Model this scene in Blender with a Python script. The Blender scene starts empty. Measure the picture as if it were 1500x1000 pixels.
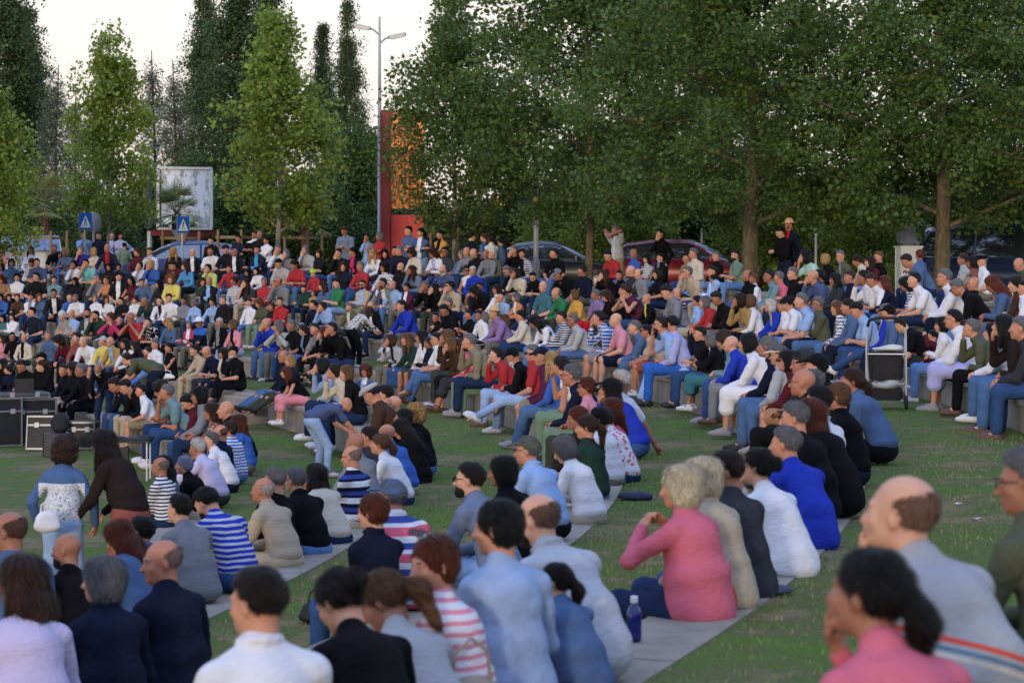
SUN_E=0.75; SKY_K=7.0; EXPO=0.78
import bpy, math, random
import numpy as np
from mathutils import Matrix, Vector, Euler
random.seed(7); rng=np.random.default_rng(7)
S=bpy.context.scene; COL=S.collection
F0=3540.0; HZ=370.0; R_=math.radians
def srgb(h):
    h=h.lstrip('#'); v=[int(h[i:i+2],16)/255 for i in (0,2,4)]
    return tuple((c/12.92 if c<=.04045 else ((c+.055)/1.055)**2.4) for c in v)
# ---------------------------------------------------------------- meshes
def mesh_np(name,V,Fq,mats=(),mi=None,smooth=True):
    """V (n,3); Fq (m,k) faces all of k corners"""
    me=bpy.data.meshes.new(name); V=np.asarray(V,dtype=np.float32); Fq=np.asarray(Fq,dtype=np.int32)
    m,k=Fq.shape
    me.vertices.add(len(V)); me.vertices.foreach_set('co',V.ravel())
    me.loops.add(m*k); me.loops.foreach_set('vertex_index',Fq.ravel())
    me.polygons.add(m); me.polygons.foreach_set('loop_start',np.arange(0,m*k,k,dtype=np.int32))
    me.polygons.foreach_set('loop_total',np.full(m,k,dtype=np.int32))
    for x in mats: me.materials.append(x)
    if mi is not None: me.polygons.foreach_set('material_index',np.asarray(mi,dtype=np.int32))
    me.polygons.foreach_set('use_smooth',np.full(m,smooth,dtype=bool))
    me.update(calc_edges=True); me.validate()
    return me
def link(o,parent=None,loc=None,rotz=None,mat=None):
    COL.objects.link(o)
    if parent is not None: o.parent=parent
    if loc is not None: o.location=loc
    if rotz is not None: o.rotation_euler=(0,0,rotz)
    return o
def tag(o,label=None,cat=None,group=None,kind=None):
    if label: o['label']=label
    if cat: o['category']=cat
    if group: o['group']=group
    if kind: o['kind']=kind
    return o
def empty(name,loc=(0,0,0),rz=0):
    o=bpy.data.objects.new(name,None); o.empty_display_size=.2
    return link(o,None,loc,rz)
class MB:
    """polygon collector -> one mesh object"""
    def __init__(s): s.v=[]; s.f=[]; s.m=[]; s.mats=[]; s.sm=[]
    def mi(s,m):
        if m not in s.mats: s.mats.append(m)
        return s.mats.index(m)
    def poly(s,pts,faces,m,smooth=False,M=None):
        b=len(s.v); i=s.mi(m)
        for p in pts: s.v.append(tuple(M@Vector(p)) if M is not None else tuple(p))
        for f in faces: s.f.append([b+k for k in f]); s.m.append(i); s.sm.append(smooth)
    def box(s,c,d,m,M=None,bev=0.0,top=(1,1)):
        x,y,z=[a/2 for a in d]; cx,cy,cz=c; T=Matrix.Translation(c)
        if M is not None: T=M@T
        if bev<=0:
            tx,ty=top
            P=[(-x,-y,-z),(x,-y,-z),(x,y,-z),(-x,y,-z),(-x*tx,-y*ty,z),(x*tx,-y*ty,z),(x*tx,y*ty,z),(-x*tx,y*ty,z)]
            s.poly(P,[(0,3,2,1),(4,5,6,7),(0,1,5,4),(1,2,6,5),(2,3,7,6),(3,0,4,7)],m,M=T); return
        b=bev
        P=[];
        for (zz,ins) in ((-z,b),(-z+b,0),(z-b,0),(z,b)):
            for (sx,sy) in ((-1,-1),(1,-1),(1,1),(-1,1)):
                xx=x-ins; yy=y-ins
                a=(sx*xx,sy*(yy-b if ins==0 else yy),zz); c_=(sx*(xx-b if ins==0 else xx),sy*yy,zz)
                P+= [a,c_] if sx*sy<0 else [c_,a]
        Fs=[tuple(range(7,-1,-1)),tuple(range(24,32))]
        for r in range(3):
            for i in range(8):
                j=(i+1)%8; Fs.append((r*8+i,r*8+j,r*8+8+j,r*8+8+i))
        s.poly(P,Fs,m,M=T,smooth=False)
    def tube(s,pts,rad,m,n=8,M=None,cap=True,smooth=True):
        pts=[Vector(p) for p in pts]
        if not hasattr(rad,'__len__'): rad=[rad]*len(pts)
        P=[];Fs=[];prev=None
        for i,p in enumerate(pts):
            d=(pts[min(i+1,len(pts)-1)]-pts[max(i-1,0)]).normalized()
            if prev is None: a=d.orthogonal().normalized()
            else:
                a=(prev-d*prev.dot(d)); a=a.normalized() if a.length>1e-6 else d.orthogonal().normalized()
            prev=a; b=d.cross(a)
            for k in range(n):
                t=2*math.pi*k/n; P.append(p+(a*math.cos(t)+b*math.sin(t))*rad[i])
        for i in range(len(pts)-1):
            for k in range(n):
                j=(k+1)%n; Fs.append((i*n+k,i*n+j,(i+1)*n+j,(i+1)*n+k))
        s.poly(P,Fs,m,smooth,M)
        if cap:
            s.poly([P[k] for k in range(n)],[tuple(range(n-1,-1,-1))],m,False,M)
            s.poly([P[-n+k] for k in range(n)],[tuple(range(n))],m,False,M)
    def lathe(s,prof,m,n=20,M=None,smooth=True):
        P=[];Fs=[]
        for r,z in prof:
            for k in range(n):
                t=2*math.pi*k/n; P.append((r*math.cos(t),r*math.sin(t),z))
        for i in range(len(prof)-1):
            for k in range(n):
                j=(k+1)%n; Fs.append((i*n+k,i*n+j,(i+1)*n+j,(i+1)*n+k))
        s.poly(P,Fs,m,smooth,M)
        s.poly([P[-n+k] for k in range(n)],[tuple(range(n))],m,False,M)
        s.poly([P[k] for k in range(n)],[tuple(range(n-1,-1,-1))],m,False,M)
    def build(s,name,parent=None,loc=None,rotz=None):
        me=bpy.data.meshes.new(name); me.from_pydata(s.v,[],s.f)
        for m in s.mats: me.materials.append(m)
        me.polygons.foreach_set('material_index',s.m); me.polygons.foreach_set('use_smooth',s.sm); me.update()
        return link(bpy.data.objects.new(name,me),parent,loc,rotz)
# ---------------------------------------------------------------- materials
class NT:
    def __init__(s,name):
        s.m=bpy.data.materials.new(name); s.m.use_nodes=True; s.t=s.m.node_tree; s.n=s.t.nodes; s.l=s.t.links
        s.p=s.n['Principled BSDF']
    def add(s,t,**k):
        n=s.n.new(t)
        for a,b in k.items():
            if a in n.inputs: n.inputs[a].default_value=b
            else: setattr(n,a,b)
        return n
    def lk(s,a,b): s.l.new(a,b)
    def math(s,op,a,b=None,c=None):
        n=s.n.new('ShaderNodeMath'); n.operation=op
        for i,x in enumerate((a,b,c)):
            if x is None: continue
            if isinstance(x,(int,float)): n.inputs[i].default_value=x
            else: s.lk(x,n.inputs[i])
        return n.outputs[0]
    def mix(s,fac,a,b):
        n=s.n.new('ShaderNodeMix'); n.data_type='RGBA'
        for i,x in ((0,fac),(6,a),(7,b)):
            if isinstance(x,(int,float)): n.inputs[i].default_value=x
            elif isinstance(x,tuple): n.inputs[i].default_value=(*x[:3],1)
            else: s.lk(x,n.inputs[i])
        return n.outputs[2]
    def noise(s,vec,scale,detail=3,rough=.5):
        n=s.add('ShaderNodeTexNoise',Scale=scale,Detail=detail,Roughness=rough)
        if vec is not None: s.lk(vec,n.inputs['Vector'])
        return n
    def bump(s,h,strength,dist=.01):
        b=s.add('ShaderNodeBump',Strength=strength,Distance=dist); s.lk(h,b.inputs['Height']); s.lk(b.outputs[0],s.p.inputs['Normal'])
    def coord(s,which='Object'):
        return s.add('ShaderNodeTexCoord').outputs[which]
    def mapv(s,vec,sc):
        n=s.add('ShaderNodeMapping'); n.inputs['Scale'].default_value=sc; s.lk(vec,n.inputs[0]); return n.outputs[0]
    def ramp(s,fac,stops):
        n=s.add('ShaderNodeValToRGB'); cr=n.color_ramp
        while len(cr.elements)<len(stops): cr.elements.new(.5)
        for e,(p,c) in zip(cr.elements,stops): e.position=p; e.color=(*c[:3],1)
        s.lk(fac,n.inputs[0]); return n.outputs[0]
    def hsv(s,col,h=None,v=None,sat=None):
        n=s.add('ShaderNodeHueSaturation')
        for nm,x in (('Hue',h),('Value',v),('Saturation',sat)):
            if x is None: continue
            if isinstance(x,(int,float)): n.inputs[nm].default_value=x
            else: s.lk(x,n.inputs[nm])
        if isinstance(col,tuple): n.inputs['Color'].default_value=(*col[:3],1)
        else: s.lk(col,n.inputs['Color'])
        return n.outputs[0]
    def setp(s,**k):
        for a,b in k.items():
            a=a.replace('_',' ')
            if isinstance(b,(int,float)): s.p.inputs[a].default_value=b
            elif isinstance(b,tuple): s.p.inputs[a].default_value=(*b[:3],1) if len(s.p.inputs[a].default_value)==4 else b
            else: s.lk(b,s.p.inputs[a])
        return s
def mapr(t,x,a,b,c,d):
    n=t.add('ShaderNodeMapRange'); t.lk(x,n.inputs[0])
    for i,v in enumerate((a,b,c,d)): n.inputs[i+1].default_value=v
    return n.outputs[0]
def simple(name,col,rough=.6,metal=0,var=.12,scale=12,bump=0,coat=0):
    t=NT(name); c=t.coord(); n=t.noise(c,scale,4)
    col=srgb(col) if isinstance(col,str) else col
    t.setp(Base_Color=t.hsv(col,v=mapr(t,n.outputs[0],.3,.7,1-var,1+var)),Roughness=mapr(t,n.outputs[0],.3,.7,max(.02,rough-.06),min(1,rough+.06)),Metallic=metal)
    if coat: t.setp(Coat_Weight=coat)
    if bump: t.bump(n.outputs[0],bump)
    return t.m
M={}
def cloth(kind):
    t=NT('cloth_'+kind); c=t.coord(); oi=t.add('ShaderNodeObjectInfo'); base=oi.outputs['Color']
    sx=t.add('ShaderNodeSeparateXYZ'); t.lk(c,sx.inputs[0])
    at=t.add('ShaderNodeAttribute'); at.attribute_type='OBJECT'; at.attribute_name='c2'; c2=at.outputs['Color']
    if kind=='stripe': f=t.math('GREATER_THAN',t.math('SINE',t.math('ADD',t.math('MULTIPLY',sx.outputs[2],150.),t.math('MULTIPLY',t.noise(c,5,2).outputs[0],5.))),.25); base=t.mix(f,base,c2)
    if kind=='wide': f=t.math('GREATER_THAN',t.math('SINE',t.math('MULTIPLY',sx.outputs[2],55.)),.0); base=t.mix(f,base,c2)
    if kind=='check':
        f=t.math('MAXIMUM',t.math('GREATER_THAN',t.math('SINE',t.math('MULTIPLY',sx.outputs[2],120.)),.75),t.math('GREATER_THAN',t.math('SINE',t.math('MULTIPLY',sx.outputs[0],120.)),.75)); base=t.mix(f,base,c2)
    if kind=='open':
        nn=t.add('ShaderNodeTexCoord'); s2=t.add('ShaderNodeSeparateXYZ'); t.lk(nn.outputs['Normal'],s2.inputs[0])
        w=t.math('MINIMUM',t.math('ADD',.03,t.math('MULTIPLY',sx.outputs[2],.06)),.055)
        f=t.math('MULTIPLY',t.math('LESS_THAN',t.math('ABSOLUTE',sx.outputs[0]),w),t.math('GREATER_THAN',s2.outputs[1],.1)); base=t.mix(f,base,c2)
    if kind=='print':
        v=t.add('ShaderNodeTexVoronoi',Scale=22.); t.lk(c,v.inputs['Vector']); f=t.math('LESS_THAN',v.outputs['Distance'],.38); base=t.mix(f,base,c2)
    if kind=='yoke': f=t.math('GREATER_THAN',sx.outputs[2],.47); base=t.mix(f,base,c2)
    if kind=='lace':
        z=sx.outputs[2]; ax=t.math('ABSOLUTE',sx.outputs[0]); v=t.add('ShaderNodeTexVoronoi',Scale=26.,feature='DISTANCE_TO_EDGE'); t.lk(c,v.inputs['Vector'])
        v2=t.add('ShaderNodeTexVoronoi',Scale=9.); t.lk(c,v2.inputs['Vector'])
        holes=t.math('MULTIPLY',t.math('GREATER_THAN',v.outputs['Distance'],.10),t.math('GREATER_THAN',t.math('SINE',t.math('MULTIPLY',v2.outputs['Distance'],38.)),.1))
        lc=t.mix(t.math('MULTIPLY',holes,.62),base,c2); f=t.math('MAXIMUM',t.math('GREATER_THAN',z,1.24),t.math('GREATER_THAN',ax,.215)); base=t.mix(f,lc,c2)
    if kind=='lowband': f=t.math('LESS_THAN',sx.outputs[2],.36); base=t.mix(f,base,c2)
    if kind=='chestband':
        z=sx.outputs[2]; q=t.math('ADD',z,t.math('MULTIPLY',sx.outputs[0],.35))
        def band(a,b): return t.math('MULTIPLY',t.math('GREATER_THAN',q,a),t.math('LESS_THAN',q,b))
        base=t.mix(band(.30,.312),base,c2); base=t.mix(band(.32,.332),base,srgb('5d7a8c')); base=t.mix(band(.345,.362),base,srgb('d4553c')); base=t.mix(t.math('LESS_THAN',z,.27),base,srgb('d9dbe6'))
    if kind=='tri':
        q=t.math('FRACT',t.math('MULTIPLY',sx.outputs[2],6.2)); base=t.mix(t.math('LESS_THAN',q,.35),base,c2); base=t.mix(t.math('MULTIPLY',t.math('GREATER_THAN',q,.5),t.math('LESS_THAN',q,.75)),base,srgb('3a4a94'))
    n=t.noise(c,9,4,.6); n2=t.noise(t.mapv(c,(1,1,2.2)),17,4,.6); n3=t.noise(c,240,2,.5)
    base=t.hsv(base,v=t.math('MULTIPLY',mapr(t,n.outputs[0],.3,.7,.94,1.05),mapr(t,n3.outputs[0],.3,.7,.96,1.04)))
    t.setp(Base_Color=base,Roughness=.95,Specular_IOR_Level=.12)
    h=t.math('ADD',t.math('MULTIPLY',n.outputs[0],1.0),t.math('MULTIPLY',n2.outputs[0],.9)); t.bump(h,.45,.03)
    return t.m
for k in ('plain','stripe','wide','check','open','print','yoke','lowband','chestband','tri','lace'): M['c_'+k]=cloth(k)
def denim():
    t=NT('denim'); c=t.coord(); oi=t.add('ShaderNodeObjectInfo'); n=t.noise(c,6,5,.65); n2=t.noise(c,30,3)
    t.setp(Base_Color=t.hsv(oi.outputs['Color'],v=mapr(t,n.outputs[0],.3,.72,.82,1.18)),Roughness=.95,Specular_IOR_Level=.12); t.bump(t.math('ADD',n.outputs[0],t.math('MULTIPLY',n2.outputs[0],.3)),.5,.03); return t.m
M['denim']=denim()
def skin():
    t=NT('skin'); c=t.coord(); oi=t.add('ShaderNodeObjectInfo'); n=t.noise(c,14,4,.6); n2=t.noise(c,70,3)
    b=t.hsv(oi.outputs['Color'],h=mapr(t,n.outputs[0],.3,.7,.49,.507),v=mapr(t,n.outputs[0],.3,.7,.9,1.08))
    t.setp(Base_Color=b,Roughness=.52,Subsurface_Weight=.08,Subsurface_Scale=.01,Specular_IOR_Level=.35); t.bump(n2.outputs[0],.15,.004); return t.m
M['skin']=skin()
M['eye']=simple('eye_dark',(.02,.014,.01),.25,var=.05); M['eyew']=simple('eye_white',(.36,.34,.33),.3,var=.05)
M['lip']=simple('lip',srgb('a45a50'),.45,var=.1,scale=40)
def hair():
    t=NT('hair'); c=t.coord(); oi=t.add('ShaderNodeObjectInfo')
    n=t.noise(t.mapv(c,(1,1,.12)),130,4,.65); n2=t.noise(c,9,3)
    b=t.hsv(oi.outputs['Color'],v=t.math('MULTIPLY',mapr(t,n.outputs[0],.3,.7,.42,1.65),mapr(t,n2.outputs[0],.3,.7,.8,1.2)))
    t.setp(Base_Color=b,Roughness=.42,Specular_IOR_Level=.35); t.bump(n.outputs[0],1.,.02); return t.m
M['hair']=hair()
M['glass_dark']=simple('sunglass',(.012,.012,.014),.12,var=.05)
M['shoe']=None
def shoe():
    t=NT('shoe'); oi=t.add('ShaderNodeObjectInfo'); c=t.coord(); n=t.noise(c,30,3)
    t.setp(Base_Color=t.hsv(oi.outputs['Color'],v=mapr(t,n.outputs[0],.3,.7,.85,1.1)),Roughness=.6); t.bump(n.outputs[0],.2,.01); return t.m
M['shoe']=shoe()
M['straw']=simple('straw',srgb('c9a878'),.85,scale=60,bump=.5)
M['white_paint']=simple('white_paint',(.72,.72,.72),.45)
M['black_plastic']=simple('black_plastic',(.018,.018,.02),.5)
M['alu']=simple('aluminium',(.26,.27,.29),.45,.6,scale=30)
M['steel']=simple('galvanised_pole',(.42,.44,.47),.5,.4,scale=5)
M['wood']=simple('stake_wood',srgb('8a7458'),.85,scale=20,bump=.3)
M['rubber']=simple('rubber',(.02,.02,.02),.85)
# ---------------------------------------------------------------- implicit figures
def rotx(a): c,s=math.cos(a),math.sin(a); return np.array([[1,0,0],[0,c,-s],[0,s,c]])
def rotz3(a): c,s=math.cos(a),math.sin(a); return np.array([[c,-s,0],[s,c,0],[0,0,1]])
def roty(a): c,s=math.cos(a),math.sin(a); return np.array([[c,0,s],[0,1,0],[-s,0,c]])
A_=lambda *x: np.array(x,dtype=float)
def unit(v): v=np.asarray(v,float); n=np.linalg.norm(v); return v/n if n>1e-9 else v
class Field:
    def __init__(s): s.p=[]
    def cone(s,a,b,ra,rb,k=.025): s.p.append(('c',A_(*a),A_(*b),ra,rb,k,1)); return s
    def ell(s,c,r,Rm=None,k=.03,sg=1): s.p.append(('e',A_(*c),A_(*r),np.eye(3) if Rm is None else Rm,0,k,sg)); return s
    def cut(s,fn): s.p.append(('f',fn,None,None,0,0,0)); return s
    def mesh(s,vox):
        lo=A_(9,9,9); hi=-lo
        for q in s.p:
            if q[0]=='c': m=max(q[3],q[4]); lo=np.minimum(lo,np.minimum(q[1],q[2])-m); hi=np.maximum(hi,np.maximum(q[1],q[2])+m)
            elif q[0]=='e' and q[6]>0: m=max(q[2]); ext=np.abs(q[3])@q[2]; lo=np.minimum(lo,q[1]-ext); hi=np.maximum(hi,q[1]+ext)
        lo-=.03; hi+=.03; n=np.ceil((hi-lo)/vox).astype(int)+1
        V=np.full(n,.1,dtype=np.float32); ax=[(lo[i]+np.arange(n[i])*vox).astype(np.float32) for i in range(3)]
        for q in s.p:
            if q[0]=='f':
                X,Y,Z=np.meshgrid(*ax,indexing='ij',sparse=True); V=np.maximum(V,q[1](X,Y,Z)).astype(np.float32); continue
            k=q[5]; pad=k+vox*2+.02
            if q[0]=='c': m=max(q[3],q[4]); l=np.minimum(q[1],q[2])-m-pad; h=np.maximum(q[1],q[2])+m+pad
            else: ext=np.abs(q[3])@q[2]; l=q[1]-ext-pad; h=q[1]+ext+pad
            i0=np.maximum(((l-lo)/vox).astype(int),0); i1=np.minimum(np.ceil((h-lo)/vox).astype(int)+1,n)
            if (i1<=i0).any(): continue
            X=ax[0][i0[0]:i1[0]][:,None,None]; Y=ax[1][i0[1]:i1[1]][None,:,None]; Z=ax[2][i0[2]:i1[2]][None,None,:]
            if q[0]=='c':
                a=q[1]; ba=q[2]-a; L=max(ba@ba,1e-8)
                px,py,pz=X-a[0],Y-a[1],Z-a[2]
                t=np.clip((px*ba[0]+py*ba[1]+pz*ba[2])/L,0,1)
                d=np.sqrt((px-t*ba[0])**2+(py-t*ba[1])**2+(pz-t*ba[2])**2)-(q[3]+(q[4]-q[3])*t)
            else:
                c=q[1]; r=q[2]; Rm=q[3]; px,py,pz=X-c[0],Y-c[1],Z-c[2]
                u=[(px*Rm[0,i]+py*Rm[1,i]+pz*Rm[2,i])/r[i] for i in range(3)]
                k0=np.sqrt(u[0]**2+u[1]**2+u[2]**2)+1e-6; k1=np.sqrt((u[0]/r[0])**2+(u[1]/r[1])**2+(u[2]/r[2])**2)+1e-6
                d=k0*(k0-1)/k1
            W=V[i0[0]:i1[0],i0[1]:i1[1],i0[2]:i1[2]]
            if q[6]<0: d=-d; hh=np.maximum(k-np.abs(W-d),0); W[...]=np.maximum(W,d)+hh*hh/(4*max(k,1e-5))
            else: hh=np.maximum(k-np.abs(W-d),0); W[...]=np.minimum(W,d)-hh*hh/(4*max(k,1e-5))
        return nets(V,lo,vox)
def nets(V,lo,vox):
    I=V<0; n=V.shape
    cn=[(i,j,k) for i in (0,1) for j in (0,1) for k in (0,1)]
    def sl(A,c): return A[c[0]:n[0]-1+c[0],c[1]:n[1]-1+c[1],c[2]:n[2]-1+c[2]]
    cnt=np.zeros([x-1 for x in n],dtype=np.int8)
    for c in cn: cnt+=sl(I,c)
    act=(cnt>0)&(cnt<8); idx=np.full(act.shape,-1,dtype=np.int32); ii=np.argwhere(act)
    idx[act]=np.arange(len(ii)); P=np.zeros((len(ii),3)); C=np.zeros(len(ii))
    vals=[sl(V,c)[act] for c in cn]
    for a in range(8):
        for ax in range(3):
            if cn[a][ax]: continue
            c2=list(cn[a]); c2[ax]=1; b=cn.index(tuple(c2)); va,vb=vals[a],vals[b]
            m=(va<0)!=(vb<0); t=va/np.where(m,va-vb,1)
            pt=np.tile(np.array(cn[a],float),(len(ii),1)); pt[:,ax]+=t
            P[m]+=pt[m]; C[m]+=1
    P=P/C[:,None]; P=(P+ii)*vox+lo
    Q=[]
    for ax in range(3):
        o=[x for x in range(3) if x!=ax]
        s0=[slice(1,n[i]-1) for i in range(3)]; s0[ax]=slice(0,n[ax]-1); s1=list(s0); s1[ax]=slice(1,n[ax])
        A=I[tuple(s0)]; B=I[tuple(s1)]; e=np.argwhere(A!=B)
        off=np.array([1,1,1]); off[ax]=0; e2=e+off; fl=A[tuple(e.T)]
        def g(d0,d1):
            q=e2.copy(); q[:,o[0]]-=d0; q[:,o[1]]-=d1; return idx[tuple(q.T)]
        q=np.stack([g(1,1),g(0,1),g(0,0),g(1,0)],1)
        if ax==1: fl=~fl
        q[~fl]=q[~fl][:,::-1]; Q.append(q)
    Q=np.concatenate(Q); Q=Q[(Q>=0).all(1)]
    return P,Q
def vnoise(P,seed,f,oct_=2):
    r=np.random.default_rng(seed); o=np.zeros(len(P))
    for k in range(5*oct_):
        ff=f*(1+.9*(k//5)); d=r.normal(size=3); d/=np.linalg.norm(d); q=r.normal(size=3)*ff*.6
        o+=np.sin(P@d*ff+r.uniform(0,6.3)+1.4*np.sin(P@q+r.uniform(0,6.3)))/(1+.8*(k//5))
    return o/(3.2)
def vnormals(P,Q):
    a=P[Q[:,2]]-P[Q[:,0]]; b=P[Q[:,3]]-P[Q[:,1]]; nn=np.cross(a,b); N=np.zeros_like(P)
    for i in range(4): np.add.at(N,Q[:,i],nn)
    return N/(np.linalg.norm(N,axis=1)[:,None]+1e-12)
def ik(a,t,l1,l2,pole):
    a=np.asarray(a,float); t=np.asarray(t,float); d=t-a; L=np.linalg.norm(d); L2=min(L,(l1+l2)*.995); u=unit(d); t=a+u*L2
    c=(l1*l1+L2*L2-l2*l2)/(2*L2); h=math.sqrt(max(l1*l1-c*c,1e-6)); p=np.asarray(pole,float); p=unit(p-u*(p@u))
    return a+u*c+p*h, t
def hand(F,w,d,nrm,curl,side,rf=.0088):
    d=unit(d); nrm=unit(nrm-d*(nrm@d)); ac=np.cross(d,nrm)*side
    Rm=np.stack([ac,d,nrm],1); F.ell(w+d*.045,(.041,.055,.017),Rm,k=.012)
    for i,(o,l) in enumerate(((-.030,.84),(-.010,1.),(.010,.97),(.029,.78))):
        p=w+d*.082+ac*o; a=math.radians(curl*.55)
        for j,sl in enumerate((.040,.026,.021)):
            dd=d*math.cos(a)+nrm*math.sin(a)+ac*o*.9; q=p+unit(dd)*sl*l; F.cone(p,q,rf,rf*.9,k=.003); p=q; a+=math.radians(curl)*(.9)
    # thumb on the inner side
    p=w+d*.028-ac*.03; q=p+unit(d*.7-ac*.75+nrm*.35)*.042; F.cone(p,q,.012,.0105,k=.008); F.cone(q,q+unit(d*.9-ac*.2+nrm*.45)*.032,.0105,.0085,k=.004)
POSE={}
def pose(n,**k):
    d=dict(l=(4,18,28),yaw=0,pitch=4,neck=14,hands=((-.06,.37,.17),(.06,.37,.17)),knee=.15,kf=.44,foot=.02,stand=False,curl=(35,35),roll=0,tw=0,pole=None,hn=None); d.update(k); POSE[n]=d
pose('clasp',l=(12,28,36),hands=((-.045,.44,.18),(.045,.45,.20)),knee=.19,yaw=-8,pitch=-2,curl=(45,50),neck=20)
pose('lap',l=(3,12,20),hands=((-.06,.26,.20),(.07,.25,.18)),knee=.12,yaw=12,neck=10)
pose('knees',l=(8,18,26),hands=((-.18,.38,.185),(.18,.38,.185)),knee=.18,yaw=0,curl=(30,30))
pose('chin',l=(16,30,38),hands=((.06,.28,.22),(.02,.40,.44)),knee=.15,yaw=6,pitch=-6,neck=22,chin=True,curl=(40,62))
pose('cross',l=(0,8,14),hands=((.13,.25,.33),(-.13,.235,.30)),knee=.16,yaw=-14,neck=6,curl=(30,30))
pose('phone',l=(10,24,34),hands=((-.05,.34,.27),(.05,.34,.27)),knee=.14,pitch=30,neck=30,curl=(45,45))
pose('left',l=(4,16,22),hands=((-.08,.30,.18),(.10,.30,.18)),knee=.13,yaw=38,neck=10,foot=.12)
pose('right',l=(6,20,26),hands=((-.16,.30,.17),(.05,.33,.19)),knee=.16,yaw=-38,neck=14,foot=-.04)
pose('legx',l=(2,14,22),hands=((-.03,.36,.24),(.08,.36,.24)),knee=.06,yaw=4,neck=8,foot=.16,cross=True)
pose('stretch',l=(-6,6,14),hands=((-.07,.22,.19),(.08,.24,.18)),knee=.12,yaw=-20,neck=0,kf=.42,foot=.36)
pose('clap',l=(4,14,20),hands=((-.035,.36,.40),(.035,.36,.40)),knee=.15,yaw=8,neck=10,curl=(8,8))
pose('prop',l=(-10,0,8),hands=((-.12,.24,.19),(.30,-.30,.06)),knee=.15,yaw=8,neck=-2,foot=.1)
pose('hug',l=(20,40,46),hands=((-.03,.46,.12),(.03,.48,.14)),knee=.13,yaw=4,neck=26,curl=(55,55))
pose('stand',stand=True,l=(0,3,8),hands=((-.22,.04,.84),(.22,.06,.84)),neck=4,yaw=0,knee=.10)
pose('standx',stand=True,l=(-2,2,6),hands=((.13,.24,1.16),(-.13,.22,1.13)),neck=4,yaw=15,knee=.11)
pose('standphone',stand=True,l=(0,6,14),hands=((-.05,.30,1.15),(.05,.30,1.15)),neck=26,pitch=34,knee=.11,curl=(45,45))
pose('standchin',stand=True,l=(0,3,8),hands=((-.20,.05,.86),(.03,.17,1.44)),neck=6,yaw=-12,knee=.1,chin=True,curl=(30,60))
pose('standhip',stand=True,l=(2,6,10),hands=((-.17,.10,1.02),(.17,.12,1.0)),neck=8,yaw=-40,knee=.11,curl=(40,40),pole=((-1,-.6,.1),(1,-.6,.1)))
pose('bend',stand=True,l=(52,72,80),hands=((-.16,.52,.72),(.16,.60,.62)),neck=70,pitch=18,yaw=6,knee=.12)
pose('crouch',stand=True,l=(30,48,58),hands=((-.10,.62,.78),(.10,.60,.80)),neck=52,pitch=25,yaw=0,knee=.12)
pose('camera',stand=True,l=(0,4,8),hands=((-.06,.24,1.50),(.06,.24,1.52)),neck=6,yaw=0,knee=.11)
pose('face',l=(14,30,40),hands=((-.10,.34,.50),(.06,.32,.52)),knee=.13,yaw=20,pitch=6,neck=24,curl=(50,55))
pose('faceup',l=(2,12,20),hands=((-.10,.30,.52),(.06,.28,.54)),knee=.13,yaw=20,pitch=4,neck=12,curl=(50,55))
pose('raise',l=(2,6,10),hands=((-.34,.12,.78),(.06,.25,.2)),knee=.11,yaw=10,neck=4,curl=(60,40))
pose('down',l=(16,36,48),hands=((-.05,.38,.16),(.06,.40,.16)),knee=.13,yaw=20,pitch=32,neck=44)
def skeleton(pn,sex,fat=0,**ov):
    p=dict(POSE[pn]); p.update(ov); f=sex=='w'; J={'p':p,'sex':sex,'fat':fat}
    up=lambda a: A_(0,math.sin(R_(a)),math.cos(R_(a)))
    st=p['stand']; P=A_(0,-.02 if not st else -.25*math.sin(R_(max(p['l'][0],0))),.12 if not st else (.93 if not f else .88))
    l1,l2,l3=p['l']; W=P+up(l1)*.165; Cc=W+up(l2)*.175; N=Cc+up(l3)*(.15 if not f else .14)
    tw=rotz3(R_(p['tw'])); 
    sw=.172 if not f else .150
    J.update(P=P,W=W,C=Cc,N=N)
    ax=tw@A_(1,0,0); s0=N-up(l3)*.075
    J['S']=[s0-ax*sw,s0+ax*sw]
    nk=up(p['neck']); J['H']=N+nk*.170+A_(0,.012,0)
    J['HR']=rotz3(R_(-p['yaw']))@rotx(R_(-p['pitch']))@roty(R_(p['roll']))
    J['E']=[];J['Wr']=[]
    for i,sg in ((0,-1),(1,1)):
        t=A_(*p['hands'][i]); 
        if p.get('chin') and i==1: t=J['H']+J['HR']@A_(.035,.085,-.165)
        pl=p['pole'][i] if p['pole'] else ((sg*.9,-.35,-.75) if not st else (sg*.6,-.7,-.3))
        if p.get('chin') and i==1: pl=(.3,.5,-1)
        e,w=ik(J['S'][i],t,.285 if not f else .265,.255 if not f else .235,pl); J['E'].append(e); J['Wr'].append(w)
    J['K']=[];J['An']=[];J['hip']=[]
    for i,sg in ((0,-1),(1,1)):
        h=P+A_(sg*.092,.0,-.015); J['hip'].append(h)
        if st:
            dy=.03*sg
            J['K'].append(A_(sg*p['knee'],.02+dy*.5,.50)); J['An'].append(A_(sg*(p['knee']+.01),-.02+dy,.085))
        else:
            k=A_(sg*p['knee'],p['kf'],.115); ff=p['foot']
            an=k+A_(0,ff,-math.sqrt(max(.415**2-ff*ff,.05)))
            if p.get('cross') and sg>0: k=A_(.02,p['kf']+.02,.19); an=k+A_(-.13,.20,-.30)
            J['K'].append(k); J['An'].append(an)
    return J
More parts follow.
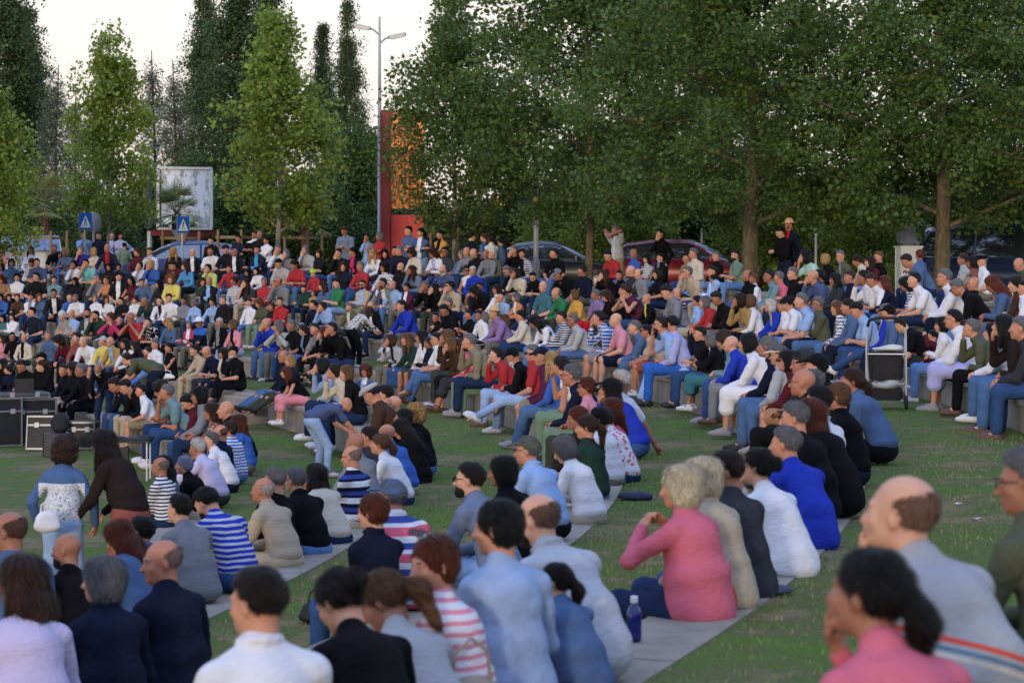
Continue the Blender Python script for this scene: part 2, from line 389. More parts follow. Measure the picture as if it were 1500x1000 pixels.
def head_prims(F,J,vox):
    H=J['H'];Rm=J['HR'];f=J['sex']=='w'; hs=.94; T=lambda *a: H+Rm@(A_(*a)*hs)
    _e,_c=F.ell,F.cone
    class G: pass
    F0_=F; F=G(); F.ell=lambda c,r,Rm=None,k=.03,sg=1: F0_.ell(c,A_(*r)*hs,Rm,k,sg); F.cone=lambda a,b,ra,rb,k=.02: F0_.cone(a,b,ra*hs,rb*hs,k)
    g=.95 if f else 1.
    F.ell(T(0,-.018,.028),(.077*g,.098*g,.088*g),Rm,k=.03)
    F.ell(T(0,.028,-.03),(.060*g,.066,.085*g),Rm,k=.03)
    F.ell(T(0,.012,-.065),(.058*g,.060,.045),Rm,k=.03)
    F.ell(T(0,.066,-.095),(.026,.024,.022),Rm,k=.025)
    for s in (-1,1):
        F.cone(T(s*.043,.078,.020),T(s*.012,.088,.018),.009,.009,k=.012)
        F.ell(T(s*.042,.062,-.028),(.020,.020,.020),Rm,k=.02)
        F.ell(T(s*.031,.101,-.001),(.017,.016,.012),Rm,k=.012,sg=-1)
        F.ell(T(s*.030,.076,-.001),(.0135,.0135,.012),Rm,k=.003)
        F.ell(T(s*.079*g,-.008,-.012),(.009,.019,.031),Rm@rotz3(-s*.35),k=.01)
    F.cone(T(0,.088,.006),T(0,.112,-.036),.0075,.0115,k=.012)
    F.ell(T(0,.104,-.040),(.018,.012,.009),Rm,k=.008)
    F.ell(T(0,.090,-.062),(.024,.010,.0055),Rm,k=.006); F.ell(T(0,.088,-.073),(.020,.010,.006),Rm,k=.006)
def body_mesh(J,vox):
    F=Field(); f=J['sex']=='w'; fat=J['fat']; p=J['p']
    g=.88 if f else 1
    F.ell(J['P'],(.155,.105,.12),k=.05); F.ell(J['W'],(.135+.03*fat,.10+.05*fat,.13),rotx(-R_(p['l'][1])),k=.05)
    F.ell(J['C'],(.155*g,.105,.155),rotx(-R_(p['l'][2])),k=.05)
    F.cone(J['S'][0]*.9+J['S'][1]*.1,J['S'][1]*.9+J['S'][0]*.1,.046*g,.046*g,k=.03)
    nb=J['H']+J['HR']@A_(0,-.025,-.06); F.cone(J['N']-A_(0,0,.03),nb,.060*g,.054*g,k=.03)
    for i in (0,1):
        F.cone(J['S'][i]*.8+J['N']*.2,nb*.3+J['N']*.7,.040*g,.034*g,k=.03)
        F.cone(J['S'][i],J['E'][i],.047*g,.039*g,k=.02); F.cone(J['E'][i],J['Wr'][i],.041*g,.027*g,k=.02)
        F.cone(J['hip'][i],J['K'][i],.080,.051,k=.02); F.cone(J['K'][i],J['An'][i],.049,.034,k=.015)
        kk=J['K'][i]*.65+J['An'][i]*.35; F.ell(kk+A_(0,-.014,0),(.045,.047,.10),k=.02)
        F.cone(J['An'][i],J['An'][i]+A_(0,.13,-.045),.034,.026,k=.02)
    head_prims(F,J,vox)
    for i,sg in ((0,-1),(1,1)):
        d=unit(J['Wr'][i]-J['E'][i]); st=J['p']['stand']
        if st and J['Wr'][i][2]<1: nr=A_(-sg,.3,0)
        elif p.get('chin') and i==1: nr=J['HR']@A_(0,-1,.2)
        elif p.get('cross2'): nr=A_(0,-1,0)
        else: nr=A_(-sg*.8,-.1,-.6)
        hd=d
        if p.get('chin') and i==1: hd=unit(A_(-.15,.1,1))
        hand(F,J['Wr'][i],hd,nr,p['curl'][i],sg,rf=max(.0088,vox*.78))
    P,Q=F.mesh(vox)
    L=(P-J['H'])@J['HR']/.94; ctr=L[Q].mean(1); mi=np.zeros(len(Q),int); r=lambda c,rr: (((ctr-A_(*c))/A_(*rr))**2).sum(1)<1
    for s in (-1,1):
        mi[r((s*.030,.088,-.001),(.013,.012,.0055))]=2; mi[r((s*.030,.094,-.001),(.0065,.014,.0065))]=1
        mi[r((s*.032,.094,.021),(.019,.016,.005 if f else .0065))]=1
    mi[r((0,.098,-.067),(.024,.018,.0085))]=3
    return P,Q,mi
def fold(P,Q,seed,amp,vert=.5):
    N=vnormals(P,Q); S_=P*np.array([1,1,1.9]); d=vnoise(S_,seed,9,2)*amp*1.1+vnoise(P*np.array([.6,.6,1.8]),seed+5,22,1)*amp*.45
    return P+N*d[:,None]
def shirt_mesh(J,vox,sleeve,seed,loose=.0,long_=False,collar=False):
    F=Field(); f=J['sex']=='w'; fat=J['fat']; p=J['p']; g=.9 if f else 1; q=loose
    F.ell(J['P']+A_(0,-.005,.045),(.175+q,.128+q,.105),rotx(-R_(p['l'][0])),k=.06)
    if long_: F.ell(J['P']+A_(0,-.02,-.015),(.172+q,.136+q,.105),k=.05)
    F.ell(J['W']+A_(0,.02*fat,0),(.155+.03*fat+q,.118+.05*fat+q,.15),rotx(-R_(p['l'][1])),k=.06)
    F.ell(J['C'],(.158*g+q*.6,.120+q*.6,.165),rotx(-R_(p['l'][2])),k=.05)
    if f:
        Rl=rotx(-R_(p['l'][2]))
        for s in (-1,1): F.ell(J['C']+Rl@A_(s*.075,.085,-.02),(.062,.055,.06),k=.04)
    F.cone(J['S'][0]*.86+J['S'][1]*.14,J['S'][1]*.86+J['S'][0]*.14,.062*g,.062*g,k=.04)
    nk=unit(J['H']-J['N']); F.cone(J['N']-nk*.03,J['N']+nk*(.035 if sleeve!='N' else .0),.075*g,.064*g,k=.02)
    for i in (0,1):
        F.cone(J['S'][i]*.9+J['N']*.1,J['N']+nk*.015,.056*g,.052*g,k=.03)
        if sleeve=='N': continue
        if sleeve=='S':
            e=J['S'][i]*.3+J['E'][i]*.7; F.cone(J['S'][i],e,.063*g,.060*g,k=.02)
        else:
            F.cone(J['S'][i],J['E'][i],.062*g,.051*g,k=.02); w=J['Wr'][i]*.97+J['E'][i]*.03
            F.cone(J['E'][i],w,.053*g,.038*g,k=.02)
    if collar:
        z=J['N']+nk*.045; u=unit(np.cross(nk,A_(1,0,0))); 
        for i in range(12):
            a=i*math.pi/6; b=(i+1)*math.pi/6; f_=lambda t:z+A_(math.cos(t)*.066*g,0,0)+u*math.sin(t)*-.070*g; F.cone(f_(a),f_(b),.013,.013,k=.004)
    P,Q=F.mesh(vox); return fold(P,Q,seed,.0055),Q,None
def pants_mesh(J,vox,kind,seed):
    F=Field(); p=J['p']; st=p['stand']
    F.ell(J['P']+A_(0,0,-.008),(.166,.122,.112),k=.05)
    for i in (0,1):
        h,k,a=J['hip'][i],J['K'][i],J['An'][i]
        if kind=='short': F.cone(h,h*.15+k*.85,.103,.092,k=.04)
        elif kind=='skirt': F.cone(h,k,.105,.09,k=.06); F.cone(k,k*.6+a*.4,.085,.09,k=.05)
        else: F.cone(h,k,.096,.069,k=.035); F.cone(k,a*.95+k*.05,.068,.054,k=.03)
    if kind=='skirt':
        F.cone((J['K'][0]+J['K'][1])/2,(J['hip'][0]+J['hip'][1])/2,.09,.1,k=.08)
        F.cone((J['K'][0]+J['K'][1])/2,((J['K'][0]+J['K'][1])*.6+(J['An'][0]+J['An'][1])*.4)/2,.09,.09,k=.08)
    P,Q=F.mesh(vox); return fold(P,Q,seed,.0042),Q,None
def shoe_mesh(J,i,vox):
    F=Field(); a=J['An'][i]; k=J['K'][i]; d=unit(A_(*(k-a))); tilt=0 if J['p']['stand'] else min(.5,max(-.1,-(d[1])*.8))
    fw=unit(A_(0.05*(-1,1)[i],1,tilt)); 
    if J['p'].get('cross') and i==1: fw=unit(A_(-.1,.9,-.3))
    up=unit(A_(0,-fw[2],fw[1])); hl=a-up*.045-fw*.035
    F.cone(hl,hl+fw*.16,.040,.038,k=.02); F.cone(hl+fw*.13,hl+fw*.215+up*-.005,.040,.030,k=.02); F.cone(a-up*.03,a+up*.005,.045,.044,k=.02)
    b=hl-up*.036
    F.cut(lambda X,Y,Z: -((X-b[0])*up[0]+(Y-b[1])*up[1]+(Z-b[2])*up[2]))
    P,Q=F.mesh(vox); return P,Q,None
def hair_mesh(style,vox,seed=3,sex='m'):
    F=Field(); g=1.0 if sex=='m' else .965
    face=lambda r,c: F.ell(c,r,k=.012,sg=-1)
    t=.013 if style in 's f' else .02
    if style in ('s','f'):
        F.ell((0,-.020,.030),(.0815*g,.103*g,.092*g),k=.02)
        if style=='s': F.ell((0,-.002,.050),(.072*g,.092*g,.074*g),k=.03)
        else: F.p[-1]=('e',A_(0,-.020,.028),A_(.0795,.1005,.090),np.eye(3),0,.02,1)
        F.cut(lambda X,Y,Z: np.where(Y>.02,(.95*(Y-.02)-Z+.030-.9*np.maximum(np.abs(X)-.045,0)*-1)/1.3,(1.1*(Y+.02)-Z-.010)/1.45)*.9)
        F.cut(lambda X,Y,Z: (np.abs(X)*0+ (-Z-.066)))
        if style=='f': F.cut(lambda X,Y,Z: np.maximum(Z-.046+Y*.35,Y+.002)); 
    elif style in ('p','u'):
        F.ell((0,-.020,.030),(.086*g,.106*g,.097*g),k=.02)
        F.cut(lambda X,Y,Z: (.80*(Y+.01)-Z-.01)/1.28); F.cut(lambda X,Y,Z: -Z-.075+0*X)
        if style=='p': F.cone((0,-.115,.015),(0,-.16,-.04),.030,.036,k=.02); F.cone((0,-.16,-.04),(0,-.15,-.20),.036,.018,k=.03)
        else: F.ell((0,-.125,.035),(.042,.036,.042),k=.01)
    elif style in ('o','x'):
        F.ell((0,-.020,.030),(.092,.112,.100),k=.03); F.ell((0,-.030,-.055),(.098,.088,.082),k=.05)
        F.ell((0,.115,-.045),(.070,.080,.105),k=.015,sg=-1); F.cut(lambda X,Y,Z: (Y-.092)+0*X)
    elif style=='t':
        F.ell((0,-.020,.030),(.084,.106,.094),k=.03); F.ell((0,-.045,-.028),(.079,.064,.056),k=.04)
        F.ell((0,.112,-.048),(.070,.086,.110),k=.012,sg=-1)
    elif style=='l':
        F.ell((0,-.020,.030),(.089,.110,.098),k=.03); F.ell((0,-.035,-.06),(.094,.080,.09),k=.05)
        F.cone((-.04,-.075,-.10),(-.045,-.125,-.34),.062,.035,k=.05); F.cone((.04,-.075,-.10),(.045,-.125,-.34),.062,.035,k=.05)
        for s in (-1,1): F.cone((s*.075,-.01,-.05),(s*.088,.0,-.22),.030,.022,k=.03)
        F.ell((0,.115,-.045),(.066,.080,.115),k=.015,sg=-1)
    elif style=='c':
        F.ell((0,-.03,.035),(.118,.130,.118),k=.03); F.ell((0,-.045,-.06),(.118,.095,.085),k=.05)
        F.ell((0,.125,-.045),(.064,.075,.100),k=.015,sg=-1)
    elif style=='beard':
        F.ell((0,.030,-.068),(.064,.070,.058),k=.02); F.ell((0,.07,-.105),(.034,.034,.034),k=.02)
        F.ell((0,.09,-.066),(.021,.04,.007),k=.004,sg=-1)
        F.cut(lambda X,Y,Z: (Z+.045)+0*X+0*Y); F.cut(lambda X,Y,Z: (.012-Y)+0*X+0*Z)
    P,Q=F.mesh(vox); N=vnormals(P,Q)
    amp={'c':.012,'l':.005,'o':.005,'s':.0028,'f':.0015}.get(style,.004)
    if style in 's': P=P+N*(vnoise(P*np.array([1,.6,1]),seed+9,160,1)*.003)[:,None]
    P=P+N*(vnoise(P*np.array([1,1,.35 if style in 'ol' else 1]),seed,70 if style!='c' else 60,2)*amp)[:,None]
    if style=='f':
        c=P[Q].mean(1); bd=.048-.35*c[:,1]-c[:,2]; rr=np.random.default_rng(4); Q0=Q; Q=Q[(rr.random(len(Q))<np.clip(bd/.03,0,1)**.5)]
        used=np.unique(Q); P=P[used]; mp=np.full(used.max()+1,-1); mp[used]=np.arange(len(used)); Q=mp[Q]
    if style!='beard': P,Q=strands(P,Q,style,vox,seed)
    return P,Q,None
def strands(P,Q,style,vox,seed):
    r=np.random.default_rng(seed+1); n={'s':5200,'f':8000}.get(style,6500)
    if vox>.01: n//=7
    N=vnormals(P,Q); i=r.integers(0,len(P),n); p=P[i]+r.normal(size=(n,3))*.004; nn=N[i]
    L={'s':.022,'f':.011,'l':.085,'o':.05,'c':.035,'p':.045,'u':.04}.get(style,.03)*r.uniform(.5,1.3,n)
    away=p-np.array([0,-.03,.14]); d=away*np.array([1,1,.6])+np.array([0,-.3,-1.])*(.12 if style not in 's' else .04)
    if style=='c': d=r.normal(size=(n,3))
    d=d-nn*(d*nn).sum(1)[:,None]; d/=np.linalg.norm(d,axis=1)[:,None]+1e-9
    d=d+nn*r.uniform(.02,.30,n)[:,None]*(1.2 if style in 'sfc' else .5)+r.normal(size=(n,3))*.12
    d/=np.linalg.norm(d,axis=1)[:,None]; sd=np.cross(d,nn); sd/=np.linalg.norm(sd,axis=1)[:,None]+1e-9
    w=(.0013 if vox<.01 else .0032); a=p-sd*w; b=p+sd*w; m=p+d*L[:,None]*.55; t=p+d*L[:,None]-nn*(L*.18)[:,None]
    V=np.concatenate([a,b,m+sd*w*.8,m-sd*w*.8,t+sd*w*.15,t-sd*w*.15]); k=np.arange(n); o=len(P)
    F1=np.stack([k,k+n,k+2*n,k+3*n],1)+o; F2=np.stack([k+3*n,k+2*n,k+4*n,k+5*n],1)+o
    return np.concatenate([P,V]),np.concatenate([Q,F1,F2])
# ---------------------------------------------------------------- people
PAL={'jeans':'2f4a75','white':'dfe0e6','cream':'cfc4b0','beige':'b7a68c','black':'121216','navy':'161c34','denim':'4a6791','ltdenim':'92acd2','blue':'2f62b8','royal':'1c38b8','ltblue':'8fb2e4',
'skyblue':'3f93c8','aqua':'69b9b9','teal':'3c6f7c','tealgrey':'6b9098','grey':'7c8088','ltgrey':'a9abad','darkgrey':'35383f','greyblue':'6c7d99','bluegrey':'4a5a86','red':'b3202a','maroon':'581622','rust':'8f5045',
'pink':'d98a9a','hotpink':'c42a66','coral':'d8627a','magenta':'c02c6c','purple':'3a2a90','violet':'8d72a8','plum':'58223f','orange':'cf8048','mustard':'d19a20','yellow':'dbcb52','lime':'a4dc28','yellowgreen':'c9d46a',
'green':'1f7a4c','darkgreen':'203c30','sage':'6d8873','olive':'555a44','brown':'4a3226','darkbrown':'2c211f','tan':'a07a58','camel':'a8874a','mint':'a5d4c2','lilac':'a9abdd','lavender':'c4bade','khaki':'8a8064','silver':'b8bcc4'}
NICE={'royal':'royal blue','jeans':'blue','ltdenim':'light denim','ltblue':'light blue','skyblue':'sky blue','tealgrey':'grey teal','ltgrey':'light grey','darkgrey':'dark grey','greyblue':'grey blue','bluegrey':'dusty blue','hotpink':'hot pink','yellowgreen':'pale lime','darkgreen':'dark green','darkbrown':'dark brown'}
HC={'k':'0c0b0c','d':'1f1512','n':'3c261b','e':'6b4a30','g':'6e6e72','w':'cbc9c4','z':'ddd0b0','y':'b08c58','r':'5e2a18','p':'8f8fae'}
HCN={'z':'white blonde','k':'black','d':'dark brown','n':'brown','e':'light brown','g':'grey','w':'white','y':'blonde','r':'reddish','p':'violet grey'}
HSN={'t':'short','s':'short','b':'bald','f':'balding','o':'bobbed','x':'bobbed','l':'long','p':'tied back','u':'bun of','c':'curly'}
SK=['c8947a','bd866c','b07860','ca9a80','9c6c56','c28c70']
CEN=(-48.64,27.97); RAD={'D':44.61,'C':47.08,'B':49.44,'A':51.72,'1':54.05,'2':55.6,'3':57.15}
ZS={'E':-3.56,'D':-3.136,'C':-2.67,'B':-2.30,'A':-1.88,'1':-1.525,'2':-1.149,'3':-.786,'S':-1.15}
def dring(px,R):
    s=(px-750)/F0; A=1+s*s; B=-2*(CEN[0]*s+CEN[1]); C=CEN[0]**2+CEN[1]**2-R*R; D=max(B*B-4*A*C,0); return (-B+math.sqrt(D))/2/A
ORDER='EDCBA123'; GAZE=(-20.,37.)
def rowpt(row,px,side,dr=.14):
    """point on a seat ring whose direction from the camera is the column px"""
    R=RAD[row]+dr; best=None; sl=(px-750)/F0
    f=lambda a:(CEN[0]+R*math.cos(a))/(CEN[1]+R*math.sin(a))-sl
    A=[R_(-50+.25*i) for i in range(640)]; A=[a for a in A if CEN[1]+R*math.sin(a)>2]
    v=[f(a) for a in A]; im=max(range(len(A)),key=lambda i:v[i])
    rngs=range(im,0,-1) if side=='n' else range(im,len(A)-1)
    for i in rngs:
        j=i-1 if side=='n' else i+1
        if v[i]>=0>v[j]:
            t=v[i]/(v[i]-v[j]); a=A[i]+(A[j]-A[i])*t; return CEN[0]+R*math.cos(a),CEN[1]+R*math.sin(a)
    a=A[im]; return CEN[0]+R*math.cos(a),CEN[1]+R*math.sin(a)
def nearspot(row,px,py):
    best=None; zh=ZS[row]+.74
    for dr in (.12,.24,.36):
        R=RAD[row]+dr
        for i in range(560):
            a=R_(-48+.25*i*.7); x=CEN[0]+R*math.cos(a); y=CEN[1]+R*math.sin(a)
            if y<4: continue
            g=math.atan2(-(GAZE[0]-x),GAZE[1]-y); hx,hy=x-math.sin(g)*.22,y+math.cos(g)*.22
            e=abs(750+F0*hx/hy-px)*1.+(.5)*abs(HZ-zh*F0/hy-py)+dr*40
            if best is None or e<best[0]: best=(e,a,dr)
    return best[1:]
def spread(T,gap):
    """isotonic spacing: sorted targets T pushed to be at least gap apart"""
    z=[t-gap*i for i,t in enumerate(T)]; B=[]
    for v in z:
        B.append([v,1])
        while len(B)>1 and B[-2][0]>B[-1][0]: b=B.pop(); a=B.pop(); B.append([(a[0]*a[1]+b[0]*b[1])/(a[1]+b[1]),a[1]+b[1]])
    o=[]
    for v,n in B: o+=[v]*n
    return [v+gap*i for i,v in enumerate(o)]
def mute(c,k=.14):
    l=.3*c[0]+.6*c[1]+.1*c[2]; return tuple((x*(1-k)+l*k)*.93 for x in c)
CACHE={}
def cached(key,fn,mats):
    if key not in CACHE:
        P,Q,mi=fn(); CACHE[key]=mesh_np('_'.join(str(x) for x in key[:1]),P,Q,mats,mi)
    return CACHE[key]
def cobj(name,me,parent,col,mat=None,c2=None,Mx=None):
    o=bpy.data.objects.new(name,me); link(o,parent)
    if Mx is not None: o.matrix_local=Mx
    o.color=(*col,1)
    if mat is not None: o.material_slots[0].link='OBJECT'; o.material_slots[0].material=mat
    if c2 is not None: o['c2']=list(c2)
    return o
def shades(style):
    b=MB(); m=M['glass_dark']
    for s in (-1,1):
        if style=='sg': b.box((s*.031,.108,.0),(.048,.006,.036),m,bev=.002)
        else:
            for z in (.015,-.017): b.box((s*.031,.108,z),(.044,.004,.003),m)
            for x in (.010,.053): b.box((s*x,.108,-.001),(.003,.004,.030),m)
        b.box((s*.067,.055,.006),(.004,.108,.005),m)
    b.box((0,.110,.006),(.018,.004,.004),m); return b
def hatmesh(kind,vox=.011):
    F=Field()
    if kind=='cap':
        F.ell((0,-.015,.035),(.090,.108,.098),k=.01); F.cut(lambda X,Y,Z:.28*Y-Z+.028+0*X); F.ell((0,.115,.052),(.072,.075,.012),rotx(-.25),k=.01)
    elif kind=='hat':
        F.ell((0,-.01,.085),(.090,.105,.085),k=.01); F.ell((0,-.01,.055),(.155,.175,.014),k=.01)
    elif kind=='flat':
        F.ell((0,.0,.070),(.100,.130,.05),k=.02); F.ell((0,.11,.05),(.06,.04,.014),k=.02)
    elif kind=='beanie': F.ell((0,-.02,.04),(.092,.110,.100),k=.01); F.cut(lambda X,Y,Z:.3*Y-Z+.02+0*X)
    elif kind=='helmet': F.ell((0,-.01,.05),(.105,.135,.10),k=.01); F.cut(lambda X,Y,Z:.05*Y-Z+.03+0*X)
    elif kind=='visor': F.ell((0,-.01,.045),(.092,.110,.022),k=.01); F.ell((0,.115,.045),(.075,.075,.012),rotx(-.2),k=.01)
    P,Q=F.mesh(vox); return P,Q,None
PEOPLE=[]
LEGS=[('jeans','33507e'),('jeans','26385e'),('jeans','4a6c9c'),('trousers','14151a'),('trousers','1c2236'),('trousers','6d6a60'),('trousers','3c4038'),('jeans','20304e'),('trousers','a79c88'),('jeans','5f82b4')]
def person(px,py,spec,row=None,side='f',vox=.015,**kw):
    """px,py: head centre in the photograph's frame"""
    tk=spec.split(); hs=tk[0]; sex=hs[0]; style=hs[1]; hc=hs[2] if len(hs)>2 and hs[2]!='-' else 'd'; top=tk[1].split('.'); slv=top[1] if len(top)>1 else 'L'; topc=top[0]
    o=dict(t.split('=',1) if '=' in t else (t,True) for t in tk[2:]); seed=int(px*7+py*13)%9973; r=random.Random(seed)
    row=o.get('row',row); side='n' if 'near' in o else side
    stand='st' in o
    if row is None:
        best=None
        for k in 'DCBA123':
            x,y=rowpt(k,px,'f'); e=abs(HZ-(ZS[k]+.74)*F0/y-py)
            if best is None or e<best[0]: best=(e,k)
        row=best[1]
    kid='kid' in o; fat=float(o.get('fat',r.choice([0,0,.2,.5]) if sex=='m' else r.choice([0,0,.3])))
    pn=o.get('p') or (r.choice(['stand','standx']) if stand else r.choice(['clasp','clasp','lap','knees','chin','cross','left','left','phone','legx','right','stretch','cross']))
    ov=dict(kw.get('ov',{}))
    if 'yaw' in o: ov['yaw']=float(o['yaw'])
    uniq=kw.get('uniq')
    fat_key=round(fat*2)/2
    if not uniq: fat_key=.3 if sex=='m' else 0
    jk=(pn,sex,fat_key,tuple(sorted((a,str(b)) for a,b in ov.items())))
    J=skeleton(pn,sex,fat_key,**ov)
    # position
    dx=float(o.get('face',0)); Hl=J['H']
    if stand:
        d=float(o.get('d',0)); zg=float(o.get('zg',ZS['S']))
        if zg==ZS['S'] and not o.get('d')=='x': d=dring(px,58.9)+r.uniform(0,1.2)
        hx,hy=(px-750)/F0*d,d
    else:
        hx,hy=kw['spot'] if 'spot' in kw else rowpt(row,px,side); d=hy; zg=ZS[row]
    for it in range(5):
        ang=math.atan2(-(GAZE[0]-hx),GAZE[1]-hy)+R_(dx)+R_(r.uniform(-10,10) if it==0 else 0)
        if it==0: jit=ang-math.atan2(-(GAZE[0]-hx),GAZE[1]-hy)
        ang=math.atan2(-(GAZE[0]-hx),GAZE[1]-hy)+jit
        if 'abs' in o: ang=R_(float(o['abs']))
        # head world = base + R*Hl*s
        s=kw.get('_s',1.0)
        ox=(-math.sin(ang)*Hl[1]+math.cos(ang)*Hl[0])*s; oy=(math.cos(ang)*Hl[1]+math.sin(ang)*Hl[0])*s
        if stand: bx,by=hx-ox,hy-oy; hyy=d
        else:
            # shift column so that the head, not the hip, is at px
            pxh=px
            bx,by=hx,hy; cur=750+F0*(bx+ox)/(by+oy)
            off=kw.setdefault('_off',0.0)+(px-cur)*.8; kw['_off']=off
            if 'spot' in kw: bx=(px-750)/F0*(by+oy)-ox; bx=hx+max(-.35,min(.35,bx-hx))
            else: hx,hy=rowpt(row,px+off,side); bx,by=hx,hy
            hyy=by+oy
        zh=(HZ-py)*hyy/F0; s=(zh-zg)/Hl[2]; lo,hi=(.6,.8) if kid else ((.98,1.16) if 'spot' in kw else (.86,1.12))
        s=min(max(s,lo),hi); kw['_s']=s
    zb=zh-s*Hl[2]; 
    if stand and not o.get('zg'): zb=max(min(zb,zg+.35),zg-.2)
    else: zb=max(min(zb,zg+.10),zg-.08)
    skinc=srgb(o.get('skin',r.choice(SK))); hairc=srgb(HC[hc])
    v=vox
    body=bpy.data.objects.new('person',cached(('person_body',)+jk+(v,),lambda:body_mesh(J,v),[M['skin'],M['eye'],M['eyew'],M['lip']]))
    link(body,None,(bx,by,zb),ang); body.scale=(s,s,s); body.color=(*skinc,1)
    HM=Matrix.Translation(J['H'])@Matrix([list(x) for x in J['HR']]).to_4x4()@Matrix.Scale(.945,4)
    pat='plain'; c2=None
    for k in ('open','stripe','wide','check','print','yoke','lowband','chestband','tri','lace'):
        if k in o: pat=k; c2=srgb(PAL[o[k]]) if o[k] is not True else srgb(PAL['white'])
    mat=M['denim'] if topc in('denim','ltdenim') and pat=='plain' else M['c_'+pat]
    sd=seed if uniq else 3
    garment={'L':('shirt' if pat!='open' else 'jacket'),'S':'t_shirt','N':'sleeveless_top'}[slv]
    col_=(seed%3==0 and slv!='N') or pat=='open'
    sh=cobj(garment,cached(('shirt',slv,sd,col_)+jk+(v,),lambda:shirt_mesh(J,v,slv,sd,loose=float(o.get('loose',.004 if uniq else 0)),long_=bool(uniq) and not stand,collar=col_),[M['c_plain']]),body,mute(srgb(PAL[topc])),mat,c2)
    lg=o.get('leg'); 
    if lg: ln,lc=('shorts' if lg.startswith('s:') else 'skirt' if lg.startswith('k:') else 'trousers'),PAL.get(lg.split(':')[-1],lg.split(':')[-1])
    else:
        ln,lc=r.choice(LEGS); q=r.random()
        if q<.07: ln='shorts'
        elif q<.13 and sex=='w' and not stand: ln='skirt'
    kind={'shorts':'short','skirt':'skirt'}.get(ln,'long')
    cobj(ln,cached(('trousers',kind)+jk+(v,),lambda:pants_mesh(J,v,kind,5),[M['c_plain']]),body,srgb(lc),M['denim'] if ln=='jeans' or lg in('denim','ltdenim','jeans') else M['c_plain'])
    sc=srgb(o.get('shoe',r.choice(['d8d8dc','d8d8dc','1a1a1e','22242c','8a8a90','5a4030'])))
    for i in (0,1): cobj('shoe',cached(('shoe',i)+jk,lambda:shoe_mesh(J,i,.012),[M['shoe']]),body,sc)
    hv=(.006 if style=='f' else .009) if v<.013 else .0125
    if sex=='w' and style=='s': style='t'
    if style=='f': hairc=tuple(.68*a+.32*b for a,b in zip(hairc,skinc))
    if style!='b': cobj('hair',cached(('hair',style,sex,hv),lambda:hair_mesh(style,hv,3,sex),[M['hair']]),body,hairc,None,None,HM)
    if 'beard' in o: cobj('beard',cached(('hair','beard','m',hv),lambda:hair_mesh('beard',hv,3,'m'),[M['hair']]),body,srgb(HC[o['beard']] if o['beard'] is not True else HC[hc]),None,None,HM)
    for g in ('sg','gl'):
        if g in o:
            if g not in CACHE: q=shades(g).build('g'); CACHE[g]=q.data; bpy.data.objects.remove(q)
            cobj('sunglasses' if g=='sg' else 'glasses',CACHE[g],body,(0,0,0),None,None,HM if o[g]!='up' else HM@Matrix.Translation((0,-.01,.075))@Matrix.Rotation(.7,4,'X'))
    for h in ('cap','hat','flat','beanie','helmet','visor'):
        if h in o: cobj({'flat':'flat_cap','hat':'brimmed_hat','visor':'sun_visor'}.get(h,h),cached(('hat',h),lambda:hatmesh(h),[M['c_plain']]),body,srgb(PAL[o[h]]),M['straw'] if o[h]=='tan' else M['c_plain'],None,HM)
    body['category']='person'
    # description
    tn=NICE.get(topc,topc); cn=lambda c: NICE.get(c,c)
    pt={'plain':'','open':'','stripe':'striped ','wide':'banded ','check':'checked ','print':'patterned ','yoke':'two-tone ','lowband':'banded ','chestband':'banded ','tri':'banded ','lace':'lace '}[pat]
    base={'L':'jacket' if pat=='open' else 'shirt','S':'T-shirt','N':'sleeveless top'}[slv]
    if mat is M['denim']: base='denim top'; tn=tn.replace(' denim','').replace('denim','blue')
    g=f"{pt}{tn} {base}"
    hd={'b':'bald','f':f'balding {HCN[hc]}','s':f'short {HCN[hc]} hair'}.get(style,f"{HSN[style]} {HCN[hc]} hair")
    if style=='u': hd=f'{HCN[hc]} hair bun'
    for h in ('cap','hat','flat','beanie','helmet','visor'):
        if h in o: hd=f"{cn(o[h]) if o[h]!='tan' else 'straw'} {'flat cap' if h=='flat' else h}"
    ex=', sunglasses' if 'sg' in o and o['sg'] is True else ', beard' if 'beard' in o else ', glasses' if 'gl' in o and o['gl'] is True else ''
    PEOPLE.append(dict(o=body,px=px,py=py,row=row if not stand else 'S',side=side,g=g,hd=hd,ex=ex,stand=stand,lab=o.get('lab'),kid=kid,J=J,s=s,H=HM))
    return body
RN={'D':'first row','C':'second row','B':'third row','A':'fourth row','1':'fifth row','2':'sixth row','3':'top row','S':'standing behind'}
def label_people():
    rows={}
    for p in PEOPLE: rows.setdefault((p['row'],p['side']),[]).append(p)
    used=set()
    for k,L in rows.items():
        L.sort(key=lambda p:p['px'])
        for i,p in enumerate(L):
            side={'n':'near part of ','f':''}[p['side']]
            nb=[]
            if i>0: nb.append(L[i-1])
            if i<len(L)-1: nb.append(L[i+1])
            hd=p['hd']; a='bald ' if hd=='bald' else ''
            core=(f"{a}{'child' if p['kid'] else 'person'}"+('' if a else f", {hd}")+p['ex']+f", {p['g']}")
            rn=RN[p['row']]
            n1=(nb[0]['g'],nb[-1]['g'])
            c=[f"{core}, {rn}, right of {n1[0]}" if i>0 else f"{core}, {rn}, leftmost", f"{core}, {rn}, left of {n1[1]}", f"{core}, between {n1[0]} and {n1[1]}", f"{core}, {side}{rn}, beside {nb[0]['hd'] if nb else ''}",f"{core}, {rn}, between {nb[0]['hd']} and {nb[-1]['hd']}"]
            c=[x.replace(', ,',',') for x in c]
            ok=[x for x in c if 4<=len(x.split())<=16 and x not in used] or [f"{core}, beside {n1[0]}"[:200]]
            lab=p['lab'].replace('_',' ') if p['lab'] else ok[0]
            w=lab.split(); lab=' '.join(w[:16]); used.add(lab); p['o']['label']=lab
            p['o']['group']=('people seated on the grass terraces' if not p['stand'] else 'people standing')
